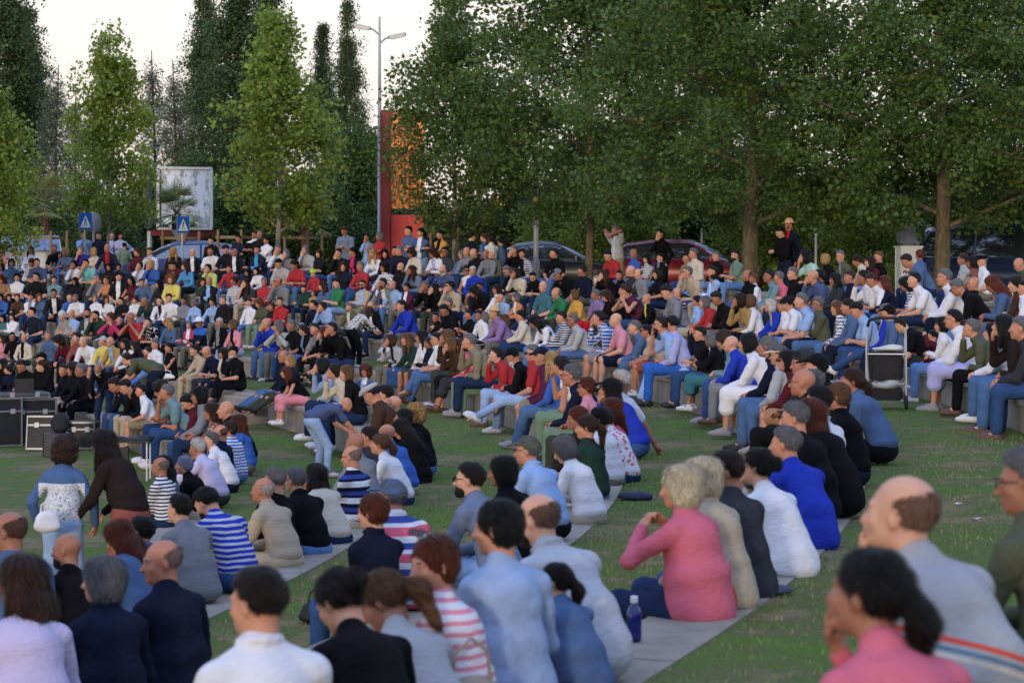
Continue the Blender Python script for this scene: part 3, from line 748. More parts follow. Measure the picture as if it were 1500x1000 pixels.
def tile(x0,y0,txt,**k):
    for ln in txt.strip().splitlines():
        ln=ln.strip()
        if not ln or ln[0]=='#': continue
        uv,sp=ln.split(None,1); u,v=uv.split(','); person(x0+float(u)/7.5,y0+float(v)/7.5,sp,**k)
# ---------------------------------------------------------------- setting
def grass_mat(name,litter=False):
    t=NT(name); g=t.add('ShaderNodeNewGeometry').outputs['Position']
    n=t.noise(g,.55,5,.62); n2=t.noise(g,3.2,5,.65); n3=t.noise(t.mapv(g,(1,1,.3)),55,3,.7)
    c=t.ramp(t.math('ADD',t.math('MULTIPLY',n.outputs[0],.6),t.math('MULTIPLY',n2.outputs[0],.4)),[(.43,srgb('8a805c')),(.475,srgb('70704a')),(.52,srgb('62763a')),(.60,srgb('5f7f33'))])
    c=t.mix(t.math('MULTIPLY',mapr(t,n2.outputs[0],.56,.70,0,1),.55),c,srgb('8b7d5e'))
    t.setp(Base_Color=t.hsv(c,v=mapr(t,n3.outputs[0],.3,.7,.6,1.35)),Roughness=.95,Specular_IOR_Level=.15)
    t.bump(t.math('ADD',n3.outputs[0],t.math('MULTIPLY',n2.outputs[0],.6)),.9,.04); return t.m
def blade_mat():
    t=NT('grass_blades'); g=t.add('ShaderNodeNewGeometry'); n=t.noise(g.outputs['Position'],.6,4,.6); n2=t.noise(g.outputs['Position'],3.2,5,.65)
    c=t.ramp(t.math('ADD',t.math('MULTIPLY',n.outputs[0],.6),t.math('MULTIPLY',n2.outputs[0],.4)),[(.44,srgb('918862')),(.485,srgb('73794a')),(.55,srgb('67863c'))])
    t.setp(Base_Color=t.hsv(c,v=mapr(t,g.outputs['Random Per Island'],0,1,.65,1.4)),Roughness=.7); return t.m
def concrete(name,col='968d80'):
    t=NT(name); g=t.add('ShaderNodeNewGeometry').outputs['Position']; n=t.noise(g,.9,5,.6); n2=t.noise(g,14,4,.7); n3=t.noise(t.mapv(g,(1,1,.25)),5,4,.6)
    b=t.hsv(srgb(col),v=t.math('MULTIPLY',mapr(t,n.outputs[0],.3,.7,.78,1.12),mapr(t,n3.outputs[0],.3,.7,.8,1.12)))
    b=t.mix(mapr(t,n2.outputs[0],.60,.75,0,.4),b,srgb('4c463c'))
    t.setp(Base_Color=b,Roughness=.9); t.bump(n2.outputs[0],.35,.01); return t.m
def asphalt():
    t=NT('asphalt'); g=t.add('ShaderNodeNewGeometry').outputs['Position']; n=t.noise(g,60,3,.7); n2=t.noise(g,.4,4)
    t.setp(Base_Color=t.hsv((.05,.05,.052),v=t.math('MULTIPLY',mapr(t,n.outputs[0],.3,.7,.7,1.3),mapr(t,n2.outputs[0],.3,.7,.8,1.2))),Roughness=.85); t.bump(n.outputs[0],.3,.01); return t.m
A0,A1=-62,150
def ringpts(R,z,n=240):
    return [(CEN[0]+R*math.cos(R_(A0+(A1-A0)*i/n)),CEN[1]+R*math.sin(R_(A0+(A1-A0)*i/n)),z) for i in range(n+1)]
def ringsheet(name,prof,mat,n=240,smooth=True):
    b=MB(); P=[]
    for i in range(n+1):
        a=R_(A0+(A1-A0)*i/n); c,s=math.cos(a),math.sin(a)
        for (R,z) in prof: P.append((CEN[0]+R*c,CEN[1]+R*s,z))
    k=len(prof); Fs=[(i*k+j,(i+1)*k+j,(i+1)*k+j+1,i*k+j+1) for i in range(n) for j in range(k-1)]
    b.poly(P,Fs,mat,smooth); return b.build(name)
def groundz(x,y):
    R=math.hypot(x-CEN[0],y-CEN[1]); z=ZS['E']
    for k in 'DCBA123':
        if R>=RAD[k]: z=ZS[k]
    if R>58: z=-1.15
    return z
def setting():
    gm=grass_mat('turf'); cm=concrete('precast_concrete')
    prof=[(.5,ZS['E']-.01),(20,ZS['E']-.01),(43.9,ZS['E']-.01)]
    ks='DCBA123'
    for i,k in enumerate(ks):
        R=RAD[k]; z=ZS[k]-.012; nxt=RAD[ks[i+1]] if i<6 else 58.1
        prof+=[(R+.12,(ZS[ks[i-1]] if i else ZS['E'])-.012),(R+.125,z),(nxt+.1,z)]
    prof+=[(59.0,-1.15),(75,-1.15),(140,-1.15),(700,-1.15)]
    tag(ringsheet('grass_terraces',prof,gm,smooth=False),kind='structure')
    b=MB(); b.box((0,0,-3.9),(1600,1600,.1),gm); tag(b.build('ground'),kind='structure')
    nm=['first','second','third','fourth','fifth','sixth','seventh']
    for i,k in enumerate(ks):
        R=RAD[k]; z=ZS[k]; zb=(ZS[ks[i-1]] if i else ZS['E'])-.1
        w=MB(); n=0; aa=A0; seg=math.degrees(1.5/R); P=[]
        while aa<A1:
            a0,a1=aa,aa+seg-math.degrees(.012/R); aa+=seg; dz=random.uniform(-.004,.004)
            pts=[]
            for t in (a0,(a0+a1)/2,a1):
                c,s=math.cos(R_(t)),math.sin(R_(t))
                for (rr,zz) in ((R+.02,zb),(R+.02,z-.075+dz),(R-.02,z-.07+dz),(R-.02,z-.008+dz),(R-.01,z+dz),(R+.46,z+dz),(R+.46,zb)): pts.append((CEN[0]+rr*c,CEN[1]+rr*s,zz))
            Fs=[(j*7+q,(j+1)*7+q,(j+1)*7+q+1,j*7+q+1) for j in (0,1) for q in range(6)]+[tuple(range(7)),tuple(range(20,13,-1))]
            w.poly(pts,Fs,cm)
        o=w.build('seat_wall')
        tag(o,f'curved grey concrete seat wall of the {nm[i]} terrace counted from the lawn','seat wall','curved concrete seat walls')
    # road beyond the crowd
    am=asphalt(); r=MB(); r.poly([(-90,137,-1.146),(-90,145,-1.146),(80,9,-1.146),(80,1,-1.146)],[(0,3,2,1)],am); 
    tag(r.build('road'),kind='structure')
    kb=MB(); 
    for (y0,y1) in ((136.8,.8),(145.0,9.0)):
        kb.poly([(-90,y0,-1.15),(-90,y0+.2,-1.15),(80,y1+.2,-1.15),(80,y1,-1.15),(-90,y0,-1.03),(-90,y0+.2,-1.03),(80,y1+.2,-1.03),(80,y1,-1.03)],[(0,3,7,4),(4,7,6,5),(1,5,6,2)],cm)
    tag(kb.build('road_kerb'),kind='structure')
    # grass blades where the turf shows
    n=230000; th=np.concatenate([rng.uniform(-38,-2,n//2),rng.uniform(-12,38,n//4),rng.uniform(-30,70,n//4)]); Rr=np.concatenate([rng.uniform(43,56.6,n//2),rng.uniform(43,53.3,n//4),rng.uniform(44,52,n//4)])
    x=CEN[0]+Rr*np.cos(np.radians(th)); y=CEN[1]+Rr*np.sin(np.radians(th)); ok=(y>4)&(np.abs(x/y)<.235); 
    for k in ks: ok&=~((Rr>RAD[k]-.03)&(Rr<RAD[k]+.44))
    x,y,Rr=x[ok],y[ok],Rr[ok]; z=np.full(len(x),ZS['E'])
    for k in ks: z[Rr>=RAD[k]]=ZS[k]
    z-=.015; m=len(x); h=rng.uniform(.014,.036,m); w=h*.16; ang=rng.uniform(0,6.28,m); lx=rng.normal(0,.35,m)*h; ly=rng.normal(0,.35,m)*h
    Vv=np.concatenate([np.stack([x-w*np.cos(ang),y-w*np.sin(ang),z],1),np.stack([x+w*np.cos(ang),y+w*np.sin(ang),z],1),np.stack([x+lx,y+ly,z+h],1)]); i=np.arange(m)
    tag(link(bpy.data.objects.new('grass',mesh_np('grass',Vv,np.stack([i,i+m,i+2*m],1),[blade_mat()],smooth=False))),kind='stuff',label='short worn grass growing on the terraces')
    # low block of steps in the aisle
    st=MB(); x,y=rowpt('C',366,'f',.0); a=math.atan2(y-CEN[1],x-CEN[0]); T=Matrix.Translation((x,y,0))@Matrix.Rotation(a,4,'Z')
    st.box((-.28,0,ZS['D']+.13),(.56,2.4,.28),cm,M=T,bev=.01); st.box((-.02,0,ZS['D']+.27),(.5,2.4,.28),cm,M=T,bev=.01)
    tag(st.build('stair_block'),'two low concrete steps in the aisle beside the second row','steps')
    x,y=rowpt('D',350,'f',.3)
# ---------------------------------------------------------------- trees
def leafmat(name,col,var=.35,trans=.25):
    t=NT(name); g=t.add('ShaderNodeNewGeometry'); r=g.outputs['Random Per Island']; n=t.noise(g.outputs['Position'],.8,3)
    c=t.hsv(srgb(col),h=mapr(t,r,0,1,.475,.515),v=t.math('MULTIPLY',mapr(t,r,0,1,1-var,1+var),mapr(t,n.outputs[0],.3,.7,.8,1.2)))
    yl=t.mix(t.math('GREATER_THAN',t.math('FRACT',t.math('MULTIPLY',r,57.3)),.985),c,srgb('7d7a34'))
    t.setp(Base_Color=yl,Roughness=.5,Specular_IOR_Level=.3)
    tr=t.add('ShaderNodeBsdfTranslucent'); t.lk(t.hsv(yl,v=1.3,h=.49),tr.inputs[0]); mx=t.add('ShaderNodeMixShader'); mx.inputs[0].default_value=trans
    t.lk(t.p.outputs[0],mx.inputs[1]); t.lk(tr.outputs[0],mx.inputs[2]); t.lk(mx.outputs[0],t.n['Material Output'].inputs[0]); return t.m
def bark(name,col):
    t=NT(name); c=t.coord(); n=t.noise(t.mapv(c,(1,1,.35)),7,5,.65); v=t.add('ShaderNodeTexVoronoi',Scale=5.); t.lk(t.mapv(c,(1,1,.5)),v.inputs['Vector'])
    b=t.mix(mapr(t,n.outputs[0],.42,.6,0,1),srgb(col),t.hsv(srgb(col),v=.5)); t.setp(Base_Color=b,Roughness=.9); t.bump(n.outputs[0],.7,.04); return t.m
LEAFSHAPE=np.array([(0,-.5),(.22,-.22),(.52,-.18),(.30,.06),(.36,.38),(.10,.22),(0,.55),(-.10,.22),(-.36,.38),(-.30,.06),(-.52,-.18),(-.22,-.22)])
def leaves(centers,sig,per,size,mat,seed,shape='plane',down=.2,name='crown'):
    r=np.random.default_rng(seed); n=len(centers)*per
    C=np.repeat(centers,per,0)+np.clip(r.normal(size=(n,3)),-1.7,1.7)*np.repeat(sig,per)[:,None]*np.array([1,1,.8])
    nrm=r.normal(size=(n,3))+np.array([0,0,1.1]); nrm/=np.linalg.norm(nrm,axis=1)[:,None]
    a=np.cross(nrm,r.normal(size=(n,3))); a/=np.linalg.norm(a,axis=1)[:,None]; b=np.cross(nrm,a); s=size*r.uniform(.6,1.25,n)
    sh=LEAFSHAPE if shape=='plane' else np.array([(0,-.6),(.32,0),(0,.6),(-.32,0)]); k=len(sh)
    V=np.zeros((n,k,3))
    for i,(u,w) in enumerate(sh): V[:,i]=C+a*(u*s)[:,None]+b*(w*s)[:,None]-nrm*(abs(u)*s*.35)[:,None]
    return mesh_np(name,V.reshape(-1,3),np.arange(n*k).reshape(n,k),[mat],smooth=False)
def make_tree(H,th,prof,ncl,per,size,mat,barkm,seed,tr=.15,sig=.42,shape='plane',lean=0,nlimb=22,up=.5,rootflare=1.25):
    """prof: list of (height fraction inside the crown, radius). returns crown mesh, trunk mesh"""
    r=random.Random(seed); nr=np.random.default_rng(seed)
    pr=lambda t: float(np.interp(t,[p[0] for p in prof],[p[1] for p in prof]))
    b=MB(); pts=[];rad=[]
    for i in range(15):
        t=i/14; z=t*H*.96; pts.append((lean*t+.10*math.sin(t*5+seed)*min(1,t*3),.10*math.cos(t*4.3+seed)*min(1,t*3),z)); rad.append(tr*(rootflare if i==0 else 1)*(1-t*.93)**.8+.008)
    b.tube(pts,rad,barkm,10); st=lambda z: Vector(pts[min(14,int(z/(H*.96)*14))]).lerp(Vector(pts[min(14,int(z/(H*.96)*14)+1)]),(z/(H*.96)*14)%1)
    cl=[]
    for i in range(nlimb):
        t=(i+r.uniform(0,.8))/nlimb; z0=th*.92+(H-th)*t*.85; a=i*2.4+r.uniform(-.5,.5); R=pr(min(1,t+.12))*r.uniform(.75,1.08)
        p0=st(z0); p1=p0+Vector((math.cos(a)*R*.55,math.sin(a)*R*.55,R*up*.75)); p2=p0+Vector((math.cos(a)*R,math.sin(a)*R,R*up*1.1+r.uniform(-.2,.3)))
        k=tr*.30*(1-t*.75)+.010; b.tube([p0,p1,p2],[k,k*.6,k*.2],barkm,6)
        for j in range(3):
            q=p1.lerp(p2,r.uniform(0,.8)); e=q+Vector((r.uniform(-1,1),r.uniform(-1,1),r.uniform(-.1,.9)))*R*.38; b.tube([q,e],[k*.35,k*.1],barkm,5); cl.append(tuple(e))
        cl.append(tuple(p2)); cl.append(tuple(p1))
    while len(cl)<ncl:
        t=r.random(); a=r.uniform(0,6.283); R=pr(t)*math.sqrt(r.uniform(.12,1)); R*=1+.26*math.sin(a*3+t*9+seed)+.16*math.sin(a*5-t*23+seed*2)
        p=st(th+(H-th)*t*.99); cl.append((p.x+math.cos(a)*R,p.y+math.sin(a)*R,th+(H-th)*t))
    cl=np.array(cl[:max(ncl,len(cl))]); sg=nr.uniform(.55,1.25,len(cl))*sig
    return leaves(cl,sg,per,size,mat,seed,shape),b
TV={}
def tree(kind,px,d,ytop,label,cat='tree',group=None,ybot=None,scale_w=1.0,seedv=0,rz=0):
    """px, ytop in the photograph's frame; d metres"""
    x=(px-750)/F0*d; zg=groundz(x,d); H=(HZ-ytop)*d/F0-zg
    key=(kind,seedv)
    H0,cm,tb=TV[key]; s=H/H0
    root=empty({'plane':'plane_tree','poplar':'poplar_tree','dark':'broadleaf_tree','bush':'hedge_shrub','wispy':'poplar_tree'}.get(kind,'tree'),(x,d,zg),rz); root.scale=(s*scale_w,s*scale_w,s)
    tag(root,label,cat,group)
    link(bpy.data.objects.new('crown',cm),root); link(bpy.data.objects.new('trunk',tb),root); return root
def make_tree_kinds():
    bp=bark('plane_bark','73674f'); bd=bark('dark_bark','4c4238'); bl=bark('young_bark','9a948a')
    lit=leafmat('leaf_plane_light','7d9240',trans=.4); drk=leafmat('leaf_plane_dark','52692f',.28,.3); pop=leafmat('leaf_poplar','4a6038',.3,.2); gry=leafmat('leaf_greygreen','6a7660',.25,.25); bg=leafmat('leaf_background','46602f',.35,.25); hed=leafmat('leaf_hedge','33471f',.4,.2)
    young=[(0,.75),(.12,1.5),(.35,1.85),(.6,1.45),(.85,.75),(1,.12)]
    for v in (0,1): 
        c,t=make_tree(8.6,1.9,young,230,60,.155,lit,bl,11+v,.085,.30,nlimb=26); TV[('young',v)]=(8.6,c,t.build('q').data)
    big=[(0,2.9),(.10,4.5),(.35,5.0),(.6,4.4),(.85,2.8),(1,.5)]
    for v in (0,1,2):
        c,t=make_tree(10.5,2.45,big,400,112,.145,drk,bp,31+v,(.26,.26,.12)[v],.38,nlimb=17,up=.30); TV[('plane',v)]=(10.5,c,t.build('q').data)
    mid=[(0,.9),(.15,2.2),(.4,2.7),(.65,2.0),(.85,1.2),(1,.2)]
    c,t=make_tree(9.6,1.8,mid,230,62,.16,drk,bl,51,.10,.36,nlimb=26); TV[('mid',0)]=(9.6,c,t.build('q').data)
    popl=[(0,1.1),(.15,1.9),(.4,2.1),(.7,1.5),(.9,.8),(1,.15)]
    for v in (0,1):
        c,t=make_tree(16,1.2,popl,420,70,.17,pop,bd,61+v,.22,.36,shape='kite',nlimb=40,up=1.6); TV[('poplar',v)]=(16,c,t.build('q').data)
    c,t=make_tree(13,1.0,[(0,.8),(.3,1.5),(.6,1.2),(.85,.7),(1,.15)],190,52,.12,gry,bd,71,.13,.34,shape='kite',nlimb=34,up=1.3); TV[('wispy',0)]=(13,c,t.build('q').data)
    c,t=make_tree(7,.3,[(0,2.6),(.3,3.1),(.6,2.6),(.85,1.5),(1,.4)],260,64,.20,bg,bd,81,.16,.5,shape='kite',nlimb=24); TV[('dark',0)]=(7,c,t.build('q').data)
    c,t=make_tree(3.2,.05,[(0,2.0),(.5,2.1),(.8,1.4),(1,.6)],130,80,.15,hed,bd,91,.06,.42,shape='kite',nlimb=12); TV[('bush',0)]=(3.2,c,t.build('q').data)
    c,t=make_tree(5,.6,[(0,2.0),(.3,2.7),(.7,2.2),(1,.6)],170,70,.17,lit,bd,95,.09,.45,nlimb=18); TV[('shrubtree',0)]=(5,c,t.build('q').data)
    for o in [o for o in COL.objects if o.name.startswith('q')]: bpy.data.objects.remove(o)
HEDGE=['cut by the left edge','behind the white shed','left of the first crossing sign','under the first young plane','left of the billboard post','below the billboard','right of the blue car','behind the light plane trunk','beside the right fan palm','left of the lamp post','right of the totem','behind the slender plane trunk','below the amber lamp','behind the second lamp post','left of the man raising his arms','behind the man raising his arms','above the red car roof','right of the red car','left of the thick trunk','left of the suited man','behind the mint blouse','behind the olive jacket','left of the white cabinet','behind the van roof','cut by the right edge']
def trees():
    make_tree_kinds()
    T=tree
    # light young planes, left
    T('young',160,77,46,'light green young plane tree behind the pedestrian sign',seedv=0,scale_w=.82)
    T('young',406,73,26,'tall light green young plane tree right of the billboard',seedv=1)
    T('young',-12,70,140,'light green young plane tree cut by the left edge',seedv=1,rz=2)
    T('mid',664,66,-8,'slender plane tree in front of the red totem',scale_w=.88)
    # big planes, right
    T('plane',1098,54,-90,'thick trunked plane tree beside the suited onlooker',seedv=0)
    T('plane',1378,51,-80,'plane tree rising beside the dark van',seedv=1)
    T('plane',862,63,-95,'dense plane tree above the two dark parked cars',seedv=2,rz=1)
    T('plane',1545,56,-70,'plane tree cut by the right edge, behind the van',seedv=0,rz=2.2)
    T('plane',985,76,-40,'plane tree standing back behind the red car',seedv=1,rz=4)
    # tall poplars
    P='tall poplars behind the road'
    T('poplar',12,105,-60,'tall dark poplar at the left edge',group=P,seedv=0); T('poplar',40,112,20,'dark poplar second from the left edge',group=P,seedv=1)
    T('poplar',345,100,-70,'very tall dark poplar behind the young plane right of the billboard',group=P,seedv=0,rz=1); T('poplar',385,108,-30,'dark poplar behind the tall light plane',group=P,seedv=1,rz=2)
    T('poplar',298,112,0,'dark poplar rising behind the billboard',group=P,seedv=1,rz=3,scale_w=.85); T('poplar',508,104,5,'narrow poplar just left of the lamp post',group=P,seedv=0,rz=2,scale_w=.62); T('poplar',474,112,42,'shorter narrow poplar left of the lamp post poplar',group=P,seedv=1,rz=5,scale_w=.6)
    for i,(px,yt,dd,l) in enumerate([(84,82,100,'thin grey green tree against the sky, left'),(112,120,108,'thin grey green tree behind the light young plane'),(225,60,110,'grey green wispy tree above the billboard'),(255,74,104,'grey green wispy tree between billboard and dark poplar'),(140,110,112,'grey green tree hidden behind the young plane crown')]):
        T('wispy',px,dd,yt,l,group='grey green wispy trees',rz=i)
    for px,dd,yt,k,l in ((-190,92,60,'young','light plane tree beyond the left edge of the frame'),(-120,112,-20,'poplar','dark poplar beyond the left edge of the frame'),(-330,100,180,'dark','bushy tree far beyond the left edge'),(-240,96,250,'dark','low bushy tree beyond the left edge'),(-110,92,270,'dark','low bushy tree just beyond the left edge'),(1640,90,230,'dark','bushy tree beyond the right edge'),(1760,84,220,'dark','bushy tree far beyond the right edge')): T(k,px,dd,yt,l)
    # dark background trees
    for i,(px,yt,dd,w) in enumerate([(30,262,92,1.2),(95,300,90,1.3),(150,300,88,1.2),(215,270,95,1.1),(285,235,98,1.1),(355,250,92,1.1),(440,262,90,1.1),(520,185,93,.8),(545,205,96,.75),(480,270,90,1.1),(600,285,100,1.1),(690,290,92,1.2),(760,262,98,1.2),(830,255,94,1.2),(910,250,96,1.2),(990,270,90,1.2),(1150,262,92,1.3),(1230,250,90,1.3),(1310,262,88,1.3),(1440,250,86,1.3),(1500,240,90,1.3),(1075,255,96,1.2)]):
        T('dark',px,dd,yt,f'dark bushy tree {["low behind","deep in the shade behind","beyond"][i%3]} {["the left kerb","the white shed","the round sign","the billboard post","the billboard","the blue car","the right palm","the lamp post","the red totem","the light plane trunk","the totem base","the slender plane","the second lamp post","the dark sedan","the man raising his arms","the red car","the suited man","the mint blouse person","the white cabinet","the van","the right edge","the thick trunk"][i]}',group='dark trees beyond the road',scale_w=w,rz=i*1.3)
    for i,(px,dd) in enumerate([(-10,90),(60,92),(120,90),(180,92),(250,92),(310,92),(380,92),(450,90),(500,92),(640,88),(700,86),(740,80),(800,82),(850,80),(900,78),(950,80),(1000,74),(1050,72),(1130,70),(1180,72),(1230,68),(1290,70),(1340,68),(1420,66),(1480,70)]):
        T('bush',px,dd,HZ-(1.1+.5*((i*37)%5)/5)*F0/dd,f'dark green shrub of the roadside hedge, {HEDGE[i]}','shrub',group='roadside hedge shrubs',rz=i,scale_w=1.1)
    for i,(px,dd,yt) in enumerate([(1190,64,268),(1270,62,285),(1120,66,275),(905,70,285),(830,72,292)]):
        T('shrubtree',px,dd,yt,f'yellow green low tree {["right of the suited onlooker","above the person in mint blouse","behind the thick trunk","behind the man raising his arms","above the dark sedan roof"][i]}',group='low yellow green trees',rz=i)
def palm(px,d,ytop,label,s=1.,mat=None):
    x=(px-750)/F0*d; zg=-1.15; H=(HZ-ytop)*d/F0-zg; root=empty('palm_tree',(x,d,zg)); tag(root,label,'palm tree','small fan palms')
    b=MB(); b.tube([(0,0,0),(.03,0,H*.4),(0,.02,H*.8)],[.20,.17,.15],M['palmbark'],10); b.build('trunk',root)
    c=MB(); r=random.Random(int(px))
    for i in range(46):
        a=i*2.4; el=r.uniform(-.6,1.25); dv=Vector((math.cos(a)*math.cos(el),math.sin(a)*math.cos(el),math.sin(el))); L=r.uniform(.55,.8)*s; o=Vector((0,0,H*.82)); e=o+dv*L
        c.tube([o,e],.012,M['palmleaf'],4,cap=False); sd=dv.cross(Vector((0,0,1))).normalized(); un=sd.cross(dv)
        for k in range(11):
            t=(k-5)/5*1.25; q=(dv*math.cos(t)+sd*math.sin(t)); tip=e+q*.45*s+Vector((0,0,-.12*s*abs(t))); w=un.cross(q)*.022*s
            c.poly([e-w*.4,e+w*.4,(e+tip)/2+w,tip,(e+tip)/2-w],[(0,1,2,3,4)],M['palmleaf'])
    c.build('crown',root)
# ---------------------------------------------------------------- objects
def W(px,py,d): return Vector(((px-750)/F0*d,d,(HZ-py)*d/F0))
def paint(name,col,rough=.28):
    t=NT(name); c=t.coord(); n=t.noise(c,3,4,.6); t.setp(Base_Color=t.hsv(srgb(col),v=mapr(t,n.outputs[0],.3,.7,.88,1.1)),Roughness=mapr(t,n.outputs[0],.3,.7,rough,rough+.12),Metallic=.25,Coat_Weight=.7,Coat_Roughness=.08); return t.m
def carglass():
    t=NT('car_glass'); t.setp(Base_Color=(.03,.035,.045),Roughness=.08,Coat_Weight=1.,Coat_IOR=2.2,IOR=2.0); return t.m
def car(name,label,col,loc,rz,kind='sedan'):
    """+X is the nose"""
    pm=paint('paint_'+name,col); gl=M['cargl']; root=empty(name,loc,rz)
    if kind=='sedan': L,Wd=4.5,.88; belt=[(-2.25,.80),(-2.1,.94),(-1.2,.97),(0,.95),(.9,.92),(1.7,.80),(2.15,.66),(2.25,.5)]; roof=[(-1.75,.96),(-1.05,1.36),(-.4,1.46),(.15,1.44),(.6,1.28),(1.22,.93)]
    elif kind=='hatch': L,Wd=4.1,.86; belt=[(-2.05,.70),(-2.0,.98),(-1.2,1.0),(0,.97),(.9,.93),(1.6,.80),(1.95,.66),(2.05,.5)]; roof=[(-1.98,1.0),(-1.75,1.38),(-.9,1.50),(.1,1.48),(.55,1.32),(1.2,.94)]
    else: L,Wd=4.9,.97; belt=[(-2.45,.8),(-2.4,1.05),(-1,1.06),(.5,1.04),(1.3,1.02),(2.0,.92),(2.4,.78),(2.46,.55)]; roof=[(-2.36,1.06),(-2.2,1.72),(-1.2,1.84),(.4,1.83),(.95,1.68),(1.62,1.03)]
    b=MB(); n=25; P=[];ys=[-1,-.985,-.93,-.6,0,.6,.93,.985,1]
    X=[-L/2+L*i/(n-1) for i in range(n)]
    for x in X:
        zt=float(np.interp(x,[q[0] for q in belt],[q[1] for q in belt])); e=abs(x)/(L/2); w=Wd*(1-.16*max(0,e-.72)/.28)
        pr=[(-w*.93,.24),(-w,.36),(-w*1.0,.60),(-w*.965,zt-.05),(-w*.88,zt),(0,zt+.03),(w*.88,zt),(w*.965,zt-.05),(w,.60),(w,.36),(w*.93,.24)]
        P+=[(x,y,z) for y,z in pr]
    k=11; Fs=[(i*k+j,(i+1)*k+j,(i+1)*k+j+1,i*k+j+1) for i in range(n-1) for j in range(k-1)]+[tuple(range(k-1,-1,-1)),tuple((n-1)*k+j for j in range(k))]
    b.poly(P,Fs,pm,True); b.box((0,0,.27),(L*.94,Wd*1.8,.1),M['rubber']); b.build('body',root)
    def cab(shr,m,nm,z0=0.0,lift=0):
        g=MB(); P=[]; Xr=[roof[0][0]+(roof[-1][0]-roof[0][0])*i/20 for i in range(21)]
        for x in Xr:
            zt=float(np.interp(x,[q[0] for q in roof],[q[1] for q in roof])); zb=float(np.interp(x,[q[0] for q in belt],[q[1] for q in belt]))-.02; h=max(zt-zb,.02); wb=Wd*.90-shr; wt=Wd*(.90-.20*h/.5 if kind!='van' else .90-.10*h/.7)-shr
            P+=[(x,-wb,zb),(x,-wt-.02,zb+h*.8),(x,-wt+.09,zt-.01),(x,0,zt+.015+lift),(x,wt-.09,zt-.01),(x,wt+.02,zb+h*.8),(x,wb,zb)]
        Fs=[(i*7+j,(i+1)*7+j,(i+1)*7+j+1,i*7+j+1) for i in range(20) for j in range(6)]; g.poly(P,Fs,m,True); return g,P
    g,P=cab(0,gl,'windows'); g.build('windows',root)
    # roof skin over the flat part, pillars
    rf=MB(); r0=max(range(21),key=lambda i:-abs(i-3)); 
    xs=[i for i in range(21)]; top=max(q[1] for q in roof); sel=[i for i in xs if P[i*7+3][2]>top-.10]
    PP=[]; 
    for i in sel: PP+=[(P[i*7+j][0],P[i*7+j][1]*1.015,P[i*7+j][2]+.012) for j in (1,2,3,4,5)]
    rf.poly(PP,[(a*5+j,(a+1)*5+j,(a+1)*5+j+1,a*5+j+1) for a in range(len(sel)-1) for j in range(4)],pm,True)
    for s in (0,6):
        for ii in ([0,1],[19,20]) : pass
        cols=[sel[0],sel[-1],(sel[0]+sel[-1])//2]
        for q,i in enumerate(cols):
            j=1 if s==0 else 5; jb=0 if s==0 else 6; i2={0:max(0,i-4),1:min(20,i+5),2:i}[q]
            rf.tube([Vector(P[i2*7+jb])*1.0,Vector(P[i*7+j])],.035,pm,6)
    rf.build('roof',root)
    for sx in (-1,1):
        for sy in (-1,1):
            wb=MB(); T=Matrix.Translation((sx*L*.30,sy*(Wd-.11),.32))@Matrix.Rotation(math.pi/2,4,'X')
            wb.lathe([(.20,-.11),(.30,-.11),(.32,-.07),(.32,.07),(.30,.11),(.20,.11)],M['rubber'],20,T); w=wb.build('wheel',root)
            rm=MB(); rm.lathe([(.02,-.115),(.19,-.115),(.21,-.10),(.21,.10),(.19,.115),(.02,.115)],M['alu'],16,T); rm.build('rim',w)
    for sy in (-1,1):
        h=MB(); h.box((L/2-.16,sy*(Wd-.22),.68 if kind!='van' else .82),(.30,.34,.14),M['headlamp'],bev=.03,M=Matrix.Rotation(0,4,'Z')); h.build('headlight',root)
        t=MB(); t.box((-L/2+.06,sy*(Wd-.2),.80),(.12,.26,.16),M['taillamp'],bev=.03); t.build('tail_light',root)
        m=MB(); m.box((.75 if kind!='van' else 1.2,sy*(Wd+.07),.98 if kind!='van' else 1.12),(.12,.18,.13),pm,bev=.03); m.build('wing_mirror',root)
    gr=MB(); zz=.5 if kind!='van' else .62; gr.box((L/2-.0,0,zz),(.04,.9,.2),M['black_plastic'])
    for i in range(3): gr.box((L/2+.022,0,zz-.06+i*.06),(.012,.86,.014),M['alu'])
    gr.build('grille',root)
    return tag(root,label,'car' if kind!='van' else 'van','vehicles parked behind the crowd')
def lamp_post(px,d,ytop,label):
    b=W(px,370,d); z0=-1.15; zt=(HZ-ytop)*d/F0; H=zt-z0; r=empty('street_lamp',(b.x,d,z0)); tag(r,label,'street lamp','tall twin lamp posts')
    p=MB(); p.tube([(0,0,0),(0,0,.9),(0,0,.95),(0,0,H*.6),(0,0,H)],[.11,.11,.075,.065,.035],M['steel'],12); p.box((0,0,.01),(.4,.4,.03),M['steel']); p.build('pole',r)
    for s,dz,dy in ((-1,.0,-.1),(1,-.28,.1)):
        a=MB(); zl=H-.42+dz; a.tube([(0,0,zl-.18),(s*.18,dy*.5,zl-.02),(s*.36,dy,zl+.04)],[.03,.028,.025],M['steel'],8); a.build('arm',r)
        h=MB(); T=Matrix.Translation((s*.58,dy,zl+.06))@Matrix.Rotation(-s*.20,4,'Y'); h.box((0,0,.03),(.62,.34,.10),M['steel'],T,bev=.035); h.box((0,0,-.035),(.46,.24,.035),M['headlamp'],T,bev=.01); h.build('lamp_head',r)
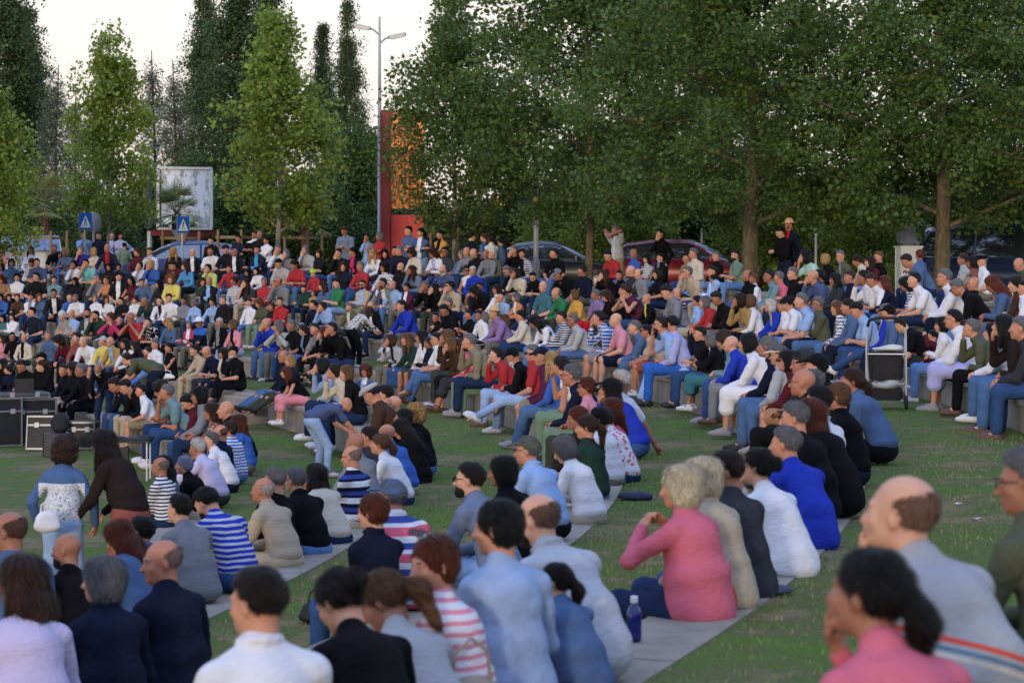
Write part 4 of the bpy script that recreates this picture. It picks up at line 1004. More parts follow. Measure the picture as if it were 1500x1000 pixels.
def totem():
    d=80; x0,x1=(560-750)/F0*d,(622-750)/F0*d; zt=(HZ-162)*d/F0; z0=-1.15
    red=simple('totem_red','8c1a1c',.45,var=.06); red2=simple('totem_bright_red','d0332c',.5,var=.05)
    t=NT('painted_sunset_mirror'); g=t.coord(); n=t.noise(t.mapv(g,(5,5,1.2)),3,5,.75); n2=t.noise(t.mapv(g,(3,3,8)),2.2,3)
    c=t.ramp(n.outputs[0],[(.40,srgb('5a3820')),(.5,srgb('a4683a')),(.62,srgb('d49a62'))]); t.setp(Base_Color=c,Metallic=.7,Roughness=mapr(t,n2.outputs[0],.3,.7,.15,.45)); t.bump(n.outputs[0],.2)  # orange sunset and dark trees reflected in the mirror, painted into the colour
    r=empty('sign_totem',((x0+x1)/2,d,z0)); tag(r,'tall red totem with painted sunset reflection on its mirrored face behind the slender plane tree','totem')
    w=x1-x0; H=zt-z0
    a=MB(); a.box((-w/2+.14,0,H/2),(.30,.9,H),red,bev=.02); a.build('side_panel',r)
    b=MB(); b.box((.15,-.05,(H+1.9)/2+.35),(w-.31,.5,H-2.6),t.m,bev=.01); b.build('mirror_face',r)
    e=MB(); e.box((.15,-.06,1.20),(w-.31,.52,2.39),red2,bev=.01); e.build('red_base',r)
    s=MB()
    for z in (3.6,4.9): s.box((.15,-.31,z),(w-.33,.012,.02),red)
    s.build('seam_strip',r)
def billboard():
    d=86; p0=W(216,340,d); p1=W(312,340,d); x0,x1=p0.x,p1.x; zt0=(HZ-245)*d/F0; zt1=(HZ-254)*d/F0; zb=(HZ-336)*d/F0
    r=empty('billboard',((x0+x1)/2,d,-1.15)); tag(r,'weathered blank billboard with torn paper on a red beam','billboard'); w=x1-x0
    t=NT('torn_paper'); g=t.coord(); n=t.noise(t.mapv(g,(1.1,1,.5)),2.2,6,.7); n2=t.noise(t.mapv(g,(2.5,1,.6)),3.1,5,.7)
    c=t.mix(mapr(t,n.outputs[0],.50,.56,0,1),srgb('eef2f6'),srgb('b4babc')); c=t.mix(mapr(t,n2.outputs[0],.60,.64,0,1),c,srgb('f0f1f4')); c=t.mix(mapr(t,n2.outputs[0],.40,.36,0,1),c,srgb('8a8a82')); t.setp(Base_Color=c,Roughness=.85); t.bump(n.outputs[0],.4)
    T=Matrix.Rotation(.32,4,'Z'); w2=w/math.cos(.32); zc=(zt0+zb)/2+1.15; h=(zt0-zb)*.97
    a=MB(); a.box((.2,0,zc),(w2-.7,.12,h-.12),t.m,T); a.build('poster_panel',r)
    f=MB()
    for z in (zc-h/2,zc+h/2): f.box((.15,-.02,z),(w2-.5,.2,.09),M['white_paint'],T)
    for x in (-w2/2+.42,w2/2-.12): f.box((x,-.02,zc),(.09,.2,h),M['white_paint'],T)
    f.build('frame',r)
    s=MB(); s.box((-w2/2+.16,.45,zc),(.10,1.1,h),simple('board_side','2a3440',.6),T); s.build('side_return',r)
    q=MB(); red=simple('beam_red','6e2420',.6); q.box((.1,.1,zc-h/2-.16),(w2,.16,.20),red,T); q.tube([T@Vector((w2*.35,.1,zc-h/2-.2)),T@Vector((w2*.12,.1,zc-h/2-.7)),T@Vector((w2*.05,.1,0))],[.17,.19,.2],red,10); q.tube([T@Vector((-w2*.44,.1,zc-h/2-.1)),T@Vector((-w2*.44,.1,0))],.09,M['steel'],10); q.build('support',r)
def crossing_sign(px,py,d,label,size=.46):
    p=W(px,py,d); r=empty('pedestrian_crossing_sign',(p.x,d,-1.15),.75); tag(r,label,'road sign','pedestrian crossing signs'); z=p.z+1.15
    a=MB(); a.tube([(0,.04,0),(0,.04,z+.3)],.03,M['steel'],8); a.build('post',r)
    blue=simple('sign_blue','1f5fae',.4,var=.04); wh=simple('sign_white','e4e8ee',.45,var=.04); blk=M['black_plastic']
    b=MB(); b.box((0,0,z),(size,.03,size*1.12),blue,bev=.008); b.box((0,.018,z),(size*.98,.006,size*1.1),M['steel']); pl=b.build('plate',r)
    c=MB(); s=size*.42; c.poly([(-s,-.017,z-s),(s,-.017,z-s),(0,-.017,z+s*.95)],[(0,1,2)],wh); c.build('white_triangle',pl)
    f=MB(); y=-.021; K=size/.62; q=size*.011
    def bar(x0,z0,x1,z1,w):
        dx,dz=x1-x0,z1-z0; x0,z0,x1,z1,w=x0*K,z0*K,x1*K,z1*K,w*K; dx,dz=x1-x0,z1-z0; L=math.hypot(dx,dz); nx,nz=-dz/L*w,dx/L*w; f.poly([(x0-nx,y,z+z0-nz),(x1-nx,y,z+z1-nz),(x1+nx,y,z+z1+nz),(x0+nx,y,z+z0+nz)],[(0,1,2,3)],blk)
    bar(0,.10,-.01,0,.022); bar(-.01,0,-.07,-.13,.016); bar(-.01,0,.05,-.13,.016); bar(0,.08,.06,.02,.011); bar(0,.08,-.06,.03,.011)
    f.poly([(.022*K*math.cos(t*.785),y,z+.135*K+.022*K*math.sin(t*.785)) for t in range(8)],[tuple(range(8))],blk)
    for i in range(4): f.poly([((-.16+i*.09)*K,y,z-.19*K),((-.11+i*.09)*K,y,z-.19*K),((-.12+i*.085)*K,y,z-.15*K),((-.16+i*.085)*K,y,z-.15*K)],[(0,1,2,3)],blk)
    f.build('walking_figure',pl)
def props():
    M['cargl']=carglass(); M['headlamp']=simple('lamp_lens','f0f2f4',.15,.1,var=.04); M['taillamp']=simple('tail_lens','7a1214',.2)
    M['palmbark']=bark('palm_bark','5a4434'); M['palmleaf']=leafmat('palm_leaf','7d8450',.25,.2)
    lamp_post(556,80,25,'tall grey twin headed street lamp standing against the sky left of the red totem')
    lamp_post(785,66,-120,'grey lamp post rising through the plane crowns, right of centre')
    totem(); billboard()
    crossing_sign(125,324,74.8,'blue pedestrian crossing sign above the person in light blue shirt')
    crossing_sign(268,329,75.5,'blue pedestrian crossing sign in front of the billboard')
    p=W(137,326,75.5); r=empty('round_sign',(p.x,75.5,-1.15)); tag(r,'round traffic sign seen from its grey back','road sign')
    a=MB(); a.tube([(0,0,0),(0,0,p.z+1.15+.3)],.035,M['steel'],8); a.build('post',r); b=MB(); b.lathe([(.02,-.02),(.33,-.02),(.34,0),(.33,.02),(.02,.02)],M['steel'],24,Matrix.Translation((0,.05,p.z+1.15))@Matrix.Rotation(1.0,4,'Z')@Matrix.Rotation(math.pi/2,4,'X')); b.build('plate',r)
    b=MB(); c=W(264,350,79.5); b.poly([(-.32,0,.0),(.32,0,.0),(0,0,-.55),(-.32,.02,.0),(.32,.02,0),(0,.02,-.55)],[(0,2,1),(3,4,5),(0,1,4,3),(1,2,5,4),(2,0,3,5)],M['steel'],M=Matrix.Rotation(.5,4,'Z')); b.tube([(0,.04,.1),(0,.04,c.z*-1-1.15)],.025,M['steel'],8)
    tag(b.build('yield_sign',None,(c.x,79.5,c.z+.3)),'triangular road sign seen from behind below the billboard','road sign')
    # small lamp with warm globe seen between the planes
    p=W(733,300,84); r=empty('park_lamp',(p.x,84,-1.15)); tag(r,'thin white park lamp with an amber lit globe between the plane crowns','lamp')
    a=MB(); a.tube([(0,0,0),(0,0,p.z+1.15)],.05,M['white_paint'],8); a.build('post',r); b=MB(); gm=NT('amber_globe'); gm.setp(Base_Color=srgb('e0a060'),Roughness=.2,Emission_Color=srgb('ffb060'),Emission_Strength=.8); b.lathe([(.05,-.16),(.2,-.1),(.24,.02),(.2,.14),(.08,.2)],gm.m,14,Matrix.Translation((0,0,p.z+1.25))); b.build('globe',r)
    for px,d,l in ((1028,66,'thin white pole left of the thick plane trunk'),(1195,60,'thin pale pole right of the suited onlooker')):
        p=W(px,330,d); b=MB(); b.tube([(0,0,0),(0,0,(HZ-335)*d/F0+1.15)],.03,M['white_paint'],8); b.box((0,0,.01),(.2,.2,.02),M['steel']); tag(b.build('pole',None,(p.x,d,-1.15)),l,'pole')
    palm(258,80,290,'small fan palm in front of the billboard'); palm(66,82,268,'fan palm at the left under the young plane',1.05); palm(447,84,300,'fan palm right of the tall light plane trunk',1.15)
    # trestles / stakes round the young trees
    for px,d,l in ((68,78,'left of the white shed'),(262,78,'round the palm by the billboard'),(442,76,'right of the light plane trunk'),(660,66,'round the slender plane trunk'),(345,74,'left of the light plane trunk')):
        p=W(px,370,d); b=MB(); 
        for i,(x,y) in enumerate(((-.55,0),(.2,-.35),(.6,.25))): b.tube([(x,y,0),(x+.02,y,1.85)],.045,M['wood'],7)
        b.box((-.17,-.17,1.62),(.86,.03,.09),M['wood'],Matrix.Rotation(-.42,4,'Z')); b.box((.4,-.05,1.62),(.7,.03,.09),M['wood'],Matrix.Rotation(.95,4,'Z'))
        tag(b.build('tree_stakes',None,(p.x,d,-1.15),),'wooden tree stakes '+l,'tree stakes','wooden tree stakes')
    # shed
    p=W(22,370,80); wp=simple('shed_panel','dde0e2',.5,var=.05,scale=3); bp=paint('shed_roof','7f8fae',.4); r=empty('market_shed',(p.x,80,-1.15),.25); tag(r,'white shed with a ribbed pale blue roof and open gable','shed')
    b=MB(); b.box((0,0,.65),(2.6,2.2,1.3),wp,bev=.02); b.build('wall',r)
    b=MB(); b.poly([(-1.4,-1.25,1.25),(1.4,-1.25,1.25),(1.4,.1,1.72),(-1.4,.1,1.72),(-1.4,1.25,1.25),(1.4,1.25,1.25),(-1.4,-1.25,1.2),(1.4,-1.25,1.2),(1.4,.1,1.66),(-1.4,.1,1.66),(-1.4,1.25,1.2),(1.4,1.25,1.2)],[(0,1,2,3),(3,2,5,4),(6,9,8,7),(9,10,11,8),(0,6,7,1),(4,5,11,10),(1,7,8,2),(2,8,11,5),(0,3,9,6),(3,4,10,9)],bp)
    for i in range(14): x=-1.3+i*.2; b.box((x,-.575,1.51),(.03,1.42,.02),bp,Matrix.Translation((0,0,0))@Matrix.Translation((0,-.575,1.51))@Matrix.Rotation(.335,4,'X')@Matrix.Translation((0,.575,-1.51)))
    b.build('roof',r); b=MB(); b.box((0,-1.12,.6),(.8,.05,1.2),simple('shed_door','9aa0a6',.5)); b.build('door',r)
    b=MB(); b.tube([(1.42,-1.2,1.2),(1.42,.1,1.68),(1.42,1.2,1.2)],.03,M['white_paint'],6); b.build('gable_trim',r)
    # vehicles
    car('parked_car','dark sedan parked behind the crowd beside the second lamp post','20242c',(W(812,0,69).x-.1,69,-1.14),-.06)
    car('parked_car','dark red hatchback parked behind the person in cream shirt','7a1620',(W(1010,0,66).x,66,-1.14),-.25,'hatch')
    car('parked_car','dark blue hatchback parked below the billboard','1c2c62',(W(262,0,78).x,78,-1.14),math.pi+.12,'hatch')
    car('parked_van','dark blue van with its headlight beside the second plane trunk','223056',(W(1500,0,55).x,55,-1.14),-.75,'van')
    # cabinet and bust
    p=W(1331,370,50.5); wm=simple('cabinet_white','c6c8c6',.5,var=.05,scale=2); r=empty('utility_cabinet',(p.x,50.5,-1.0),.15); tag(r,'white street cabinet between the plane trunks','cabinet')
    b=MB(); b.box((0,0,.55),(.46,.42,1.1),wm,bev=.012); b.build('body',r); b=MB(); b.box((0,0,1.12),(.50,.46,.04),wm,bev=.01); b.build('lid',r); b=MB(); b.box((.02,-.213,.55),(.40,.01,.98),simple('cabinet_door','bcbebc',.5)); b.build('door',r)
    sm=simple('coat_grey','5a5f6a',.9,var=.2,bump=.4); Fd=Field(); Fd.ell((0,0,.12),(.22,.14,.16)); Fd.ell((-.03,0,.27),(.15,.11,.16)); Fd.ell((.14,.02,.16),(.11,.10,.15)); Fd.cone((-.12,0,.2),(-.22,-.04,.03),.06,.04)
    P_,Q_,=Fd.mesh(.014); tag(link(bpy.data.objects.new('folded_coat',mesh_np('folded_coat',fold(P_,Q_,12,.014),Q_,[sm])),None,(p.x-.02,50.5,.145),2.4),'grey coat heaped on the white cabinet under the leaves','coat')
    # flight cases
    black=simple('case_black','1a1b1f',.6,var=.15,scale=20,bump=.2)
    def case(px,py,d,w,dp,h,rz,label,name='flight_case',z=None):
        p=W(px,py,d); r=empty(name,(p.x,d,p.z if z is None else z),rz); tag(r,label,'flight case','black flight cases with metal edges')
        b=MB(); b.box((0,0,h/2),(w-.02,dp-.02,h-.02),black); b.build('body',r); e=MB(); t=.035
        for z_ in (t/2,h-t/2,h*.72):
            e.box((0,-dp/2,z_),(w,.012,t),M['alu']); e.box((-w/2,0,z_),(.012,dp,t),M['alu']); e.box((w/2,0,z_),(.012,dp,t),M['alu'])
        for sx in (-1,1):
            for sy in (-1,1): e.box((sx*(w/2-.004),sy*(dp/2-.004),h/2),(t*.9,t*.9,h),M['alu'],bev=.006)
        e.build('metal_edges',r)
        for x in (-w*.25,w*.25): l=MB(); l.box((x,-dp/2-.012,h*.72),(.09,.02,.09),M['steel'],bev=.004); l.build('latch',r)
        return r
    g=ZS['E']
    case(42,0,45,.86,.62,.86,.5,'large black flight case with metal edges beside the mixing desk',z=g); case(-2,0,44.6,.7,.6,.9,.5,'black flight case cut by the left edge',z=g)
    case(122,0,44,.50,.42,.50,-.05,'small upright black flight case behind the backpack',z=g)
    q=case(68,0,43.6,.72,.12,.62,-.05,'grey case lid leaning in front of the large flight case',z=g); q.rotation_euler=(-.18,0,-.05)
    case(28,0,44.9,.95,.7,.10,.5,'flat mixer tray with metal rim on top of the large flight case',z=g+.87)
    x=W(38,0,44.8).x; r=empty('laptop',(x,44.7,g+.975),.3); tag(r,'dark laptop on the mixer tray','laptop'); b=MB(); b.box((0,0,.01),(.36,.26,.02),M['black_plastic'],bev=.003); b.build('base',r); b=MB(); b.box((0,.13,.13),(.36,.012,.24),M['black_plastic'],bev=.003); b.build('screen',r)
    b=MB(); b.box((0,0,.20),(.46,.36,.40),simple('amp_grey','34363e',.6,bump=.3,scale=50),bev=.02); b.tube([(-.1,0,.40),(-.09,0,.44),(.09,0,.44),(.1,0,.40)],.012,M['black_plastic'],6); tag(b.build('speaker_box',None,(W(84,0,42.4).x,42.4,g)),'dark grey amplifier box on the grass under the backpack','amplifier')
    Fd=Field(); Fd.ell((0,0,.16),(.17,.11,.19),k=.04); Fd.ell((0,-.09,.11),(.12,.06,.11),k=.03); Fd.cone((-.05,.02,.34),(.05,.02,.34),.018,.018,k=.01); P_,Q_=Fd.mesh(.012)
    bag=simple('nylon_black','16171c',.8,bump=.4,scale=15); tag(link(bpy.data.objects.new('backpack',mesh_np('backpack',fold(P_,Q_,3,.006),Q_,[bag])),None,(W(88,0,42.4).x,42.4,g+.40)),'black backpack lying on the grey amplifier box','backpack')
    # folding table with cloth
    p=W(192,0,37.5).x; r=empty('folding_table',(p,37.5,g+.42)); r.location.z=-3.52+.0; tag(r,'small black folding table with white legs and a black jacket on it','table')
    b=MB(); b.box((0,0,.60),(.62,.42,.03),black,bev=.006); b.build('tabletop',r)
    for sx in (-1,1): 
        b=MB(); b.tube([(sx*.27,-.17,0),(sx*.27,-.17,.59)],.014,M['white_paint'],6); b.tube([(sx*.27,.17,0),(sx*.27,.17,.59)],.014,M['white_paint'],6); b.build('leg',r)
    b=MB(); b.box((-.12,-.20,.38),(.24,.05,.28),black,bev=.01); b.build('panel_box',r)
    Fd=Field(); Fd.ell((0,0,.0),(.34,.20,.05)); Fd.ell((.2,.05,.03),(.16,.12,.05)); Fd.ell((-.2,-.05,.02),(.14,.14,.05)); P_,Q_=Fd.mesh(.014); tag(link(bpy.data.objects.new('folded_jacket',mesh_np('jk',fold(P_,Q_,8,.012),Q_,[bag])),None,(p,37.5,g+.655)),'black jacket heaped on the folding table','jacket')
    # pushchair
    gx,gy=W(1298,0,29.3).x,29.3; r=empty('pushchair',(gx,gy,ZS['A']),-.15); tag(r,'black pushchair with white frame and a grey bundle in its basket','pushchair')
    fr=MB()
    for s in (-1,1):
        fr.tube([(s*.21,.30,.08),(s*.22,.05,.45),(s*.23,-.22,.92),(s*.21,-.34,1.02)],.014,M['white_paint'],7); fr.tube([(s*.24,-.26,.08),(s*.235,-.20,.95)],.011,M['steel'],7)
    fr.tube([(-.22,-.2,.30),(.22,-.2,.30)],.009,M['steel'],6); fr.tube([(-.22,-.22,.66),(.22,-.22,.66)],.009,M['white_paint'],6); fr.build('frame',r)
    b=MB(); b.tube([(-.22,-.34,1.0),(-.20,-.40,1.07),(-.1,-.44,1.10),(.1,-.44,1.10),(.20,-.40,1.07),(.22,-.34,1.0)],.02,M['rubber'],8); b.build('handle',r)
    b=MB(); b.box((0,-.06,.50),(.40,.36,.30),bag,bev=.03); b.box((0,-.12,.66),(.40,.20,.05),bag,bev=.01); b.build('seat',r); b=MB(); b.box((0,.0,.17),(.40,.42,.14),bag,bev=.03); b.build('basket',r)
    for sx in (-1,1):
        for yy in (-.26,.3):
            b=MB(); b.lathe([(.02,-.02),(.075,-.02),(.085,0),(.075,.02),(.02,.02)],M['rubber'],16,Matrix.Translation((sx*.24,yy,.085))@Matrix.Rotation(math.pi/2,4,'Y')); b.build('wheel',r)
    Fd=Field(); Fd.ell((0,-.05,.28),(.18,.18,.06)); Fd.ell((.08,-.12,.33),(.10,.09,.05)); P_,Q_=Fd.mesh(.012); o=link(bpy.data.objects.new('bundle',mesh_np('bundle',fold(P_,Q_,4,.014),Q_,[simple('bundle_cloth','a8b0b8',.9)])),None,(gx,gy,ZS['A']),-.15); tag(o,'crumpled pale grey cloth bundle in the pushchair basket','cloth')
    Fd=Field(); Fd.ell((0,0,0),(.19,.12,.03)); Fd.ell((.07,.02,.02),(.12,.10,.03)); P_,Q_=Fd.mesh(.012); tag(link(bpy.data.objects.new('folded_blanket',mesh_np('bl',fold(P_,Q_,9,.008),Q_,[simple('blanket','c8c6c0',.9)])),None,(gx,gy-.1,ZS['A']+.72),-.1),'folded white blanket lying on the pushchair','blanket')
    # bottle beside the pink blouse
    t=NT('blue_plastic'); t.setp(Base_Color=srgb('141a6a'),Roughness=.15,Coat_Weight=.5); p=W(929,0,11.7)
    b=MB(); b.lathe([(.030,0),(.037,.006),(.037,.05),(.035,.06),(.037,.07),(.037,.13),(.030,.155),(.016,.175),(.015,.19)],t.m,24); r=b.build('water_bottle',None,(p.x,11.7,ZS['A']+.002)); b=MB(); b.lathe([(.017,.185),(.018,.187),(.018,.215),(.015,.218)],M['white_paint'],20); b.build('cap',r); tag(r,'dark blue water bottle with white cap standing on the seat wall','bottle')
    def bagm(px,d,z,c,size,label,name,rz=0,hd=True):
        Fd=Field(); w,dp,h=size; Fd.ell((0,0,h*.42),(w*.5,dp*.5,h*.48)); Fd.ell((0,0,h*.2),(w*.55,dp*.55,h*.26)); P_,Q_=Fd.mesh(.011); p=W(px,0,d)
        o=link(bpy.data.objects.new(name,mesh_np(name,fold(P_,Q_,int(px),.007),Q_,[simple('bag_'+str(int(px)),c,.7)])),None,(p.x,d,z),rz); 
        if not hd: return tag(o,label,'jacket')
        k=MB(); k.tube([(-w*.3,0,h*.8),(-w*.25,0,h*1.2),(0,0,h*1.38),(w*.25,0,h*1.2),(w*.3,0,h*.8)],.008,simple('strap_'+str(int(px)),c,.7),6); k.build('handle',o); return tag(o,label,'bag')
    bagm(1050,12.75,ZS['A'],'c8501c',(.18,.12,.18),'orange bag on the seat wall behind the pink blouse','shoulder_bag'); bagm(690,9.2,ZS['A'],'8f8578',(.30,.16,.30),'grey tote bag beside the pink striped shirt','tote_bag',.6)
    bagm(566,50,ZS['B']+.2,'d8d4ca',(.34,.14,.16),'cream handbag on the lap of the person with light hair','handbag'); bagm(244,47,ZS['C']+.22,'e2ded6',(.30,.12,.12),'white clutch bag on the lap of the person in black dress','handbag')
    bagm(70,20.0,-2.30,'d4d6de',(.20,.10,.18),'white leather shoulder bag hanging beside the lace blouse','shoulder_bag',.2); bagm(468,17.5,ZS['C'],'16171c',(.26,.16,.18),'black bag on the seat wall behind the cream cardigan','shoulder_bag')
    bagm(930,22.6,ZS['B']-.0,'1c2844',(.30,.16,.08),'folded navy jacket at the end of the third seat wall','folded_jacket',0,False); bagm(1118,13.4,ZS['A'],'2e3850',(.30,.2,.05),'flat folded blue jacket on the seat wall below the white top','folded_jacket',0,False)
    for i,(px,py,d) in enumerate([(1405,700,18),(1430,727,17),(1182,640,26),(1290,640,25),(1328,588,30)]):
        b=MB(); b.poly([(-.03,-.02,0),(.03,-.025,.006),(.035,.02,.0),(-.02,.028,.008)],[(0,1,2,3)],M['white_paint']); x=W(px,0,d).x; z=groundz(x,d)+.012; tag(b.build('paper_scrap',None,(x,d,z),i),f'small white paper scrap on the grass, {["nearest the polo","right of the polo head","by the black jackets","near the seat wall corner","below the pushchair"][i]}','litter','paper scraps on the grass')
# ---------------------------------------------------------------- who sits where (read off the photograph)
def crowd():
    # far crowd
    tile(0,330,'''
920,100 msd ltblue st p=standchin
1085,115 msn navy st
1225,125 mfg greyblue st open=white
1315,110 wok lilac st p=standhip leg=beige
1365,225 msd sage st p=stand d=66.5 zg=-1.15 abs=20 leg=greyblue lab=person_with_short_dark_hair_in_sage_green_shirt,_standing_with_back_turned
20,260 wlk pink
165,290 msd navy check=white
340,275 wln white gl
595,245 msg black.S beard=g p=clasp
660,245 msn grey kid
715,290 woy greyblue p=left
885,270 wsg purple.S p=chin
1030,290 woy cream
1175,250 mb navy open=red
15,455 wod violet
125,410 won denim
345,410 wsr white
405,410 msk bluegrey.S
810,430 wsk white
940,420 msk aqua.S p=chin
1195,455 wlk black
1300,455 wsk black
10,590 wlr tan.N
185,570 wpk white.S
395,565 msd black.S gl
595,600 msd tealgrey
820,610 wlk black
1055,590 msg grey gl
1165,600 wur orange.N gl
1305,570 msk black.S open=white
1435,600 wld maroon.N
5,790 wsk blue
100,790 wld black sg
190,790 wsr brown.S
335,790 msn white open=grey
430,790 wle denim p=right
590,750 msd black open=white
765,790 msn blue.S
825,800 msg white.S
1040,800 wsg white.S
1165,810 wln white
1325,830 msk black
1480,810 wsn white.S
''')
    tile(0,450,'''
30,120 wod teal
130,100 wld white
350,50 msd navy.S
680,90 wsw grey print=beige
785,75 mb- ltblue.S
960,60 msd darkgreen open=ltgrey beard
1045,95 msk darkgreen beard p=chin
1210,110 wsr magenta p=face
1310,150 mb- black
1430,110 mb- red.S gl p=face
10,340 wln pink
135,320 msk black.S gl
260,340 mfd cream open=black
525,310 msg denim
640,370 wcd maroon p=down
835,330 wpd rust
910,375 mfw white p=hug
1125,370 msg yellow cap=silver
1205,380 mb- camel open=ltblue gl
1365,400 wlk white
1485,420 wlk black
450,490 msk black cap=black
1390,570 msd olive.S st p=bend d=44 zg=-3.1 abs=75
15,620 wlk black row=D
90,680 wsd navy row=D
230,640 msd black row=D p=phone
455,640 wpn black row=D p=left
690,690 msd black row=D p=right
790,680 wcd black row=D
880,690 msg black row=D
1075,680 mfg black st p=crouch beard=w d=44 zg=-3.3 abs=170
1250,850 msd navy row=D p=down
1375,870 msk black row=D p=down
''')
    tile(190,330,'''
890,170 msk black st
1195,150 msk navy st p=standx
1370,105 msn black st yoke
1425,105 mfg black st
1500,165 wpd white st p=standx
80,290 wsn maroon
220,290 msn grey check
475,285 wly black sg
690,300 mbe black open=white
885,285 msd white.S
1050,265 msd black.S cap=black
1150,300 mb- black open=white
1400,270 msk navy open=skyblue
105,440 wsn white
225,430 woy blue p=chin
465,440 msd maroon p=down
610,440 wln skyblue p=left
860,470 wsk yellowgreen p=chin
1090,480 msn red
1290,520 wlk black
1390,500 wod white
130,630 msd denim
320,640 wlk black print=darkgrey
450,590 wce yellow
800,620 won darkgreen
870,610 mfd black open=ltblue
1145,610 wsn white print=black sg
1270,630 wln darkgrey.S p=chin
1475,620 msg red
60,820 wsn white
160,840 mb- darkgreen.S p=down
325,830 msk white open=navy
430,800 msk white sg
590,830 msk grey
700,850 wsg ltblue gl
905,840 wsd ltblue
1020,820 msg black
1310,850 msd white
1415,850 woe olive leg=sage
''')
    tile(190,450,'''
195,165 msk black.S print
420,160 wly denim sg
650,190 wsg magenta open=white
760,170 msg navy hat=white sg yoke=blue
985,170 msw black open=grey
1130,190 woe pink open=black leg=ltdenim
190,480 msn red kid
275,410 msg white.S fat=.5
425,440 wuk black.N p=cross leg=black
710,470 wud beige p=clasp leg=beige
840,490 mb- navy.S gl fat=.5 leg=darkgrey
1015,510 wcd black open=cream
1135,490 msk black.S cap=black beard=w fat=1 leg=black
120,910 msk white.S row=D leg=s:khaki
330,900 wcd rust row=D
400,925 msg tealgrey.S row=D p=chin leg=jeans
''')
    tile(380,330,'''
930,60 msn greyblue.S st p=standphone d=62 leg=greyblue
1180,130 wpd grey st p=standchin open=ltblue leg=ltdenim
1315,120 wog red st p=standx sg
200,270 msg white
290,310 wog grey p=chin
500,270 wsg ltgrey
650,310 won black.S
865,310 msk black
1025,290 wpk black open=hotpink
1240,310 wly white
1380,310 wlk navy
1490,280 msk navy
210,420 msk ltgrey.S p=phone
380,430 wpd red.S p=phone leg=denim
590,530 msn red kid helmet=lime
915,450 wln navy p=right leg=denim
1105,450 msg red leg=jeans
1365,460 wcd white print=black
200,620 mfd grey gl
485,700 msd darkgreen kid
590,740 wse camel kid
695,660 wln denim
845,640 msd green.S p=cross leg=ltdenim
1130,650 msd beige open=ltblue beard sg leg=khaki
1350,640 msk grey open=white beard
1460,660 mfg ltblue.S beard=g fat=1 p=knees
130,890 wsn darkbrown
225,840 msn red
590,870 msd navy
690,890 wsd ltblue
985,900 msg olive open=cream beard=g leg=darkgrey
1220,890 mb- black open=white gl
''')
    tile(380,450,'''
70,180 mb- royal p=chin leg=denim
205,210 wog ltgrey p=face
345,200 msg black.S fat=.5
480,250 wsd black open=greyblue
605,240 msd grey.S
700,280 wcr black p=chin
790,235 msd black
870,320 msd white row=B p=stretch leg=s:ltblue
1210,150 wln white check=black st p=crouch d=49 zg=-2.25 abs=-60
1440,360 won ltgrey open=navy
260,540 mfg navy row=C p=stretch leg=denim
330,590 woy navy row=C
290,710 wlr black.N row=C p=hug leg=k:pink
680,640 wok ltdenim row=C
820,700 wsd cream row=C
950,720 woe black row=C p=right
1160,700 wcr denim st d=38 zg=-3.1 abs=160 open=white p=stand leg=beige lab=person_with_curly_auburn_hair_in_denim_jacket,_standing_behind_bending_man
''')
    tile(570,450,'''
510,110 msk black p=right
600,30 msk black
870,80 msk black.S p=clap
980,90 msk white p=right
1150,65 msg violet hat=tan p=clasp
1260,130 wle red open=black
1440,90 wuk cream
190,350 wle darkgreen p=clasp
350,320 wlk white
430,390 wsn navy
515,350 msk white.S gl leg=denim p=legx
635,240 wle brown p=chin
680,410 woe brown leg=k:black
800,410 won coral leg=k:darkgrey
880,375 msg khaki p=chin
975,440 msk red gl visor=cream leg=sage
1030,530 mfg lime leg=sage gl
1170,520 msd red leg=ltdenim p=chin
1350,540 msk black open=white cap=black beard=w leg=ltdenim p=phone
40,880 msd brown row=C flat=ltgrey
''')
    tile(570,330,'''
210,60 msd denim.S st p=standx d=64
345,80 wpk denim st open=white d=64 leg=ltdenim
560,100 wuk mustard st open=black d=64 p=standx
910,130 msk navy st d=68 abs=-60
1040,130 wpr denim st d=68 abs=60
1120,150 wsd white st d=68 abs=30
1225,180 wpk denim st d=68 abs=40
110,280 msg navy
240,300 won cream
470,300 wln white open=lilac
610,290 msk darkgrey.S gl
795,320 wog denim
850,290 mfd grey
925,310 mb- black beard=g
1060,320 mfn grey
1130,310 msw olive
1365,280 msg black
1460,310 wud black stripe=white
125,460 mb- black beard
245,490 wln greyblue p=chin
590,490 mfg bluegrey gl beard=w
850,490 wuk white.N sg leg=s:denim
920,500 msw royal p=right
1290,500 msg black gl beard=g
1390,520 wod cream gl
190,680 wuk plum open=white
390,670 msg black
490,690 wlk black p=chin
660,670 wud beige sg
925,720 wlk black p=down
995,680 msd navy beard open=white
1180,700 wld white
1215,800 mb- ltblue.S gl
1390,790 wog orange open=white
130,880 wpd royal
640,860 msg black
''')
    tile(760,330,'''
1060,60 msg ltgrey.S st p=camera d=58 open=silver leg=khaki
385,305 msd black.S
975,330 msk red
1260,310 mfd blue.S
1400,370 wlk white stripe=black
150,560 msk black.S p=phone
425,540 msd black cap=grey p=down
690,500 msd navy
930,540 wln black
1100,550 msk black
1225,500 mb- darkgrey
1310,530 mfd grey
265,670 mb- teal.S
405,740 mfg green p=clasp
610,760 woe mustard
840,760 msg violet.S leg=red
950,770 wln black
1160,710 wpn plum.N p=face
1400,810 mb- black open=yellow
''')
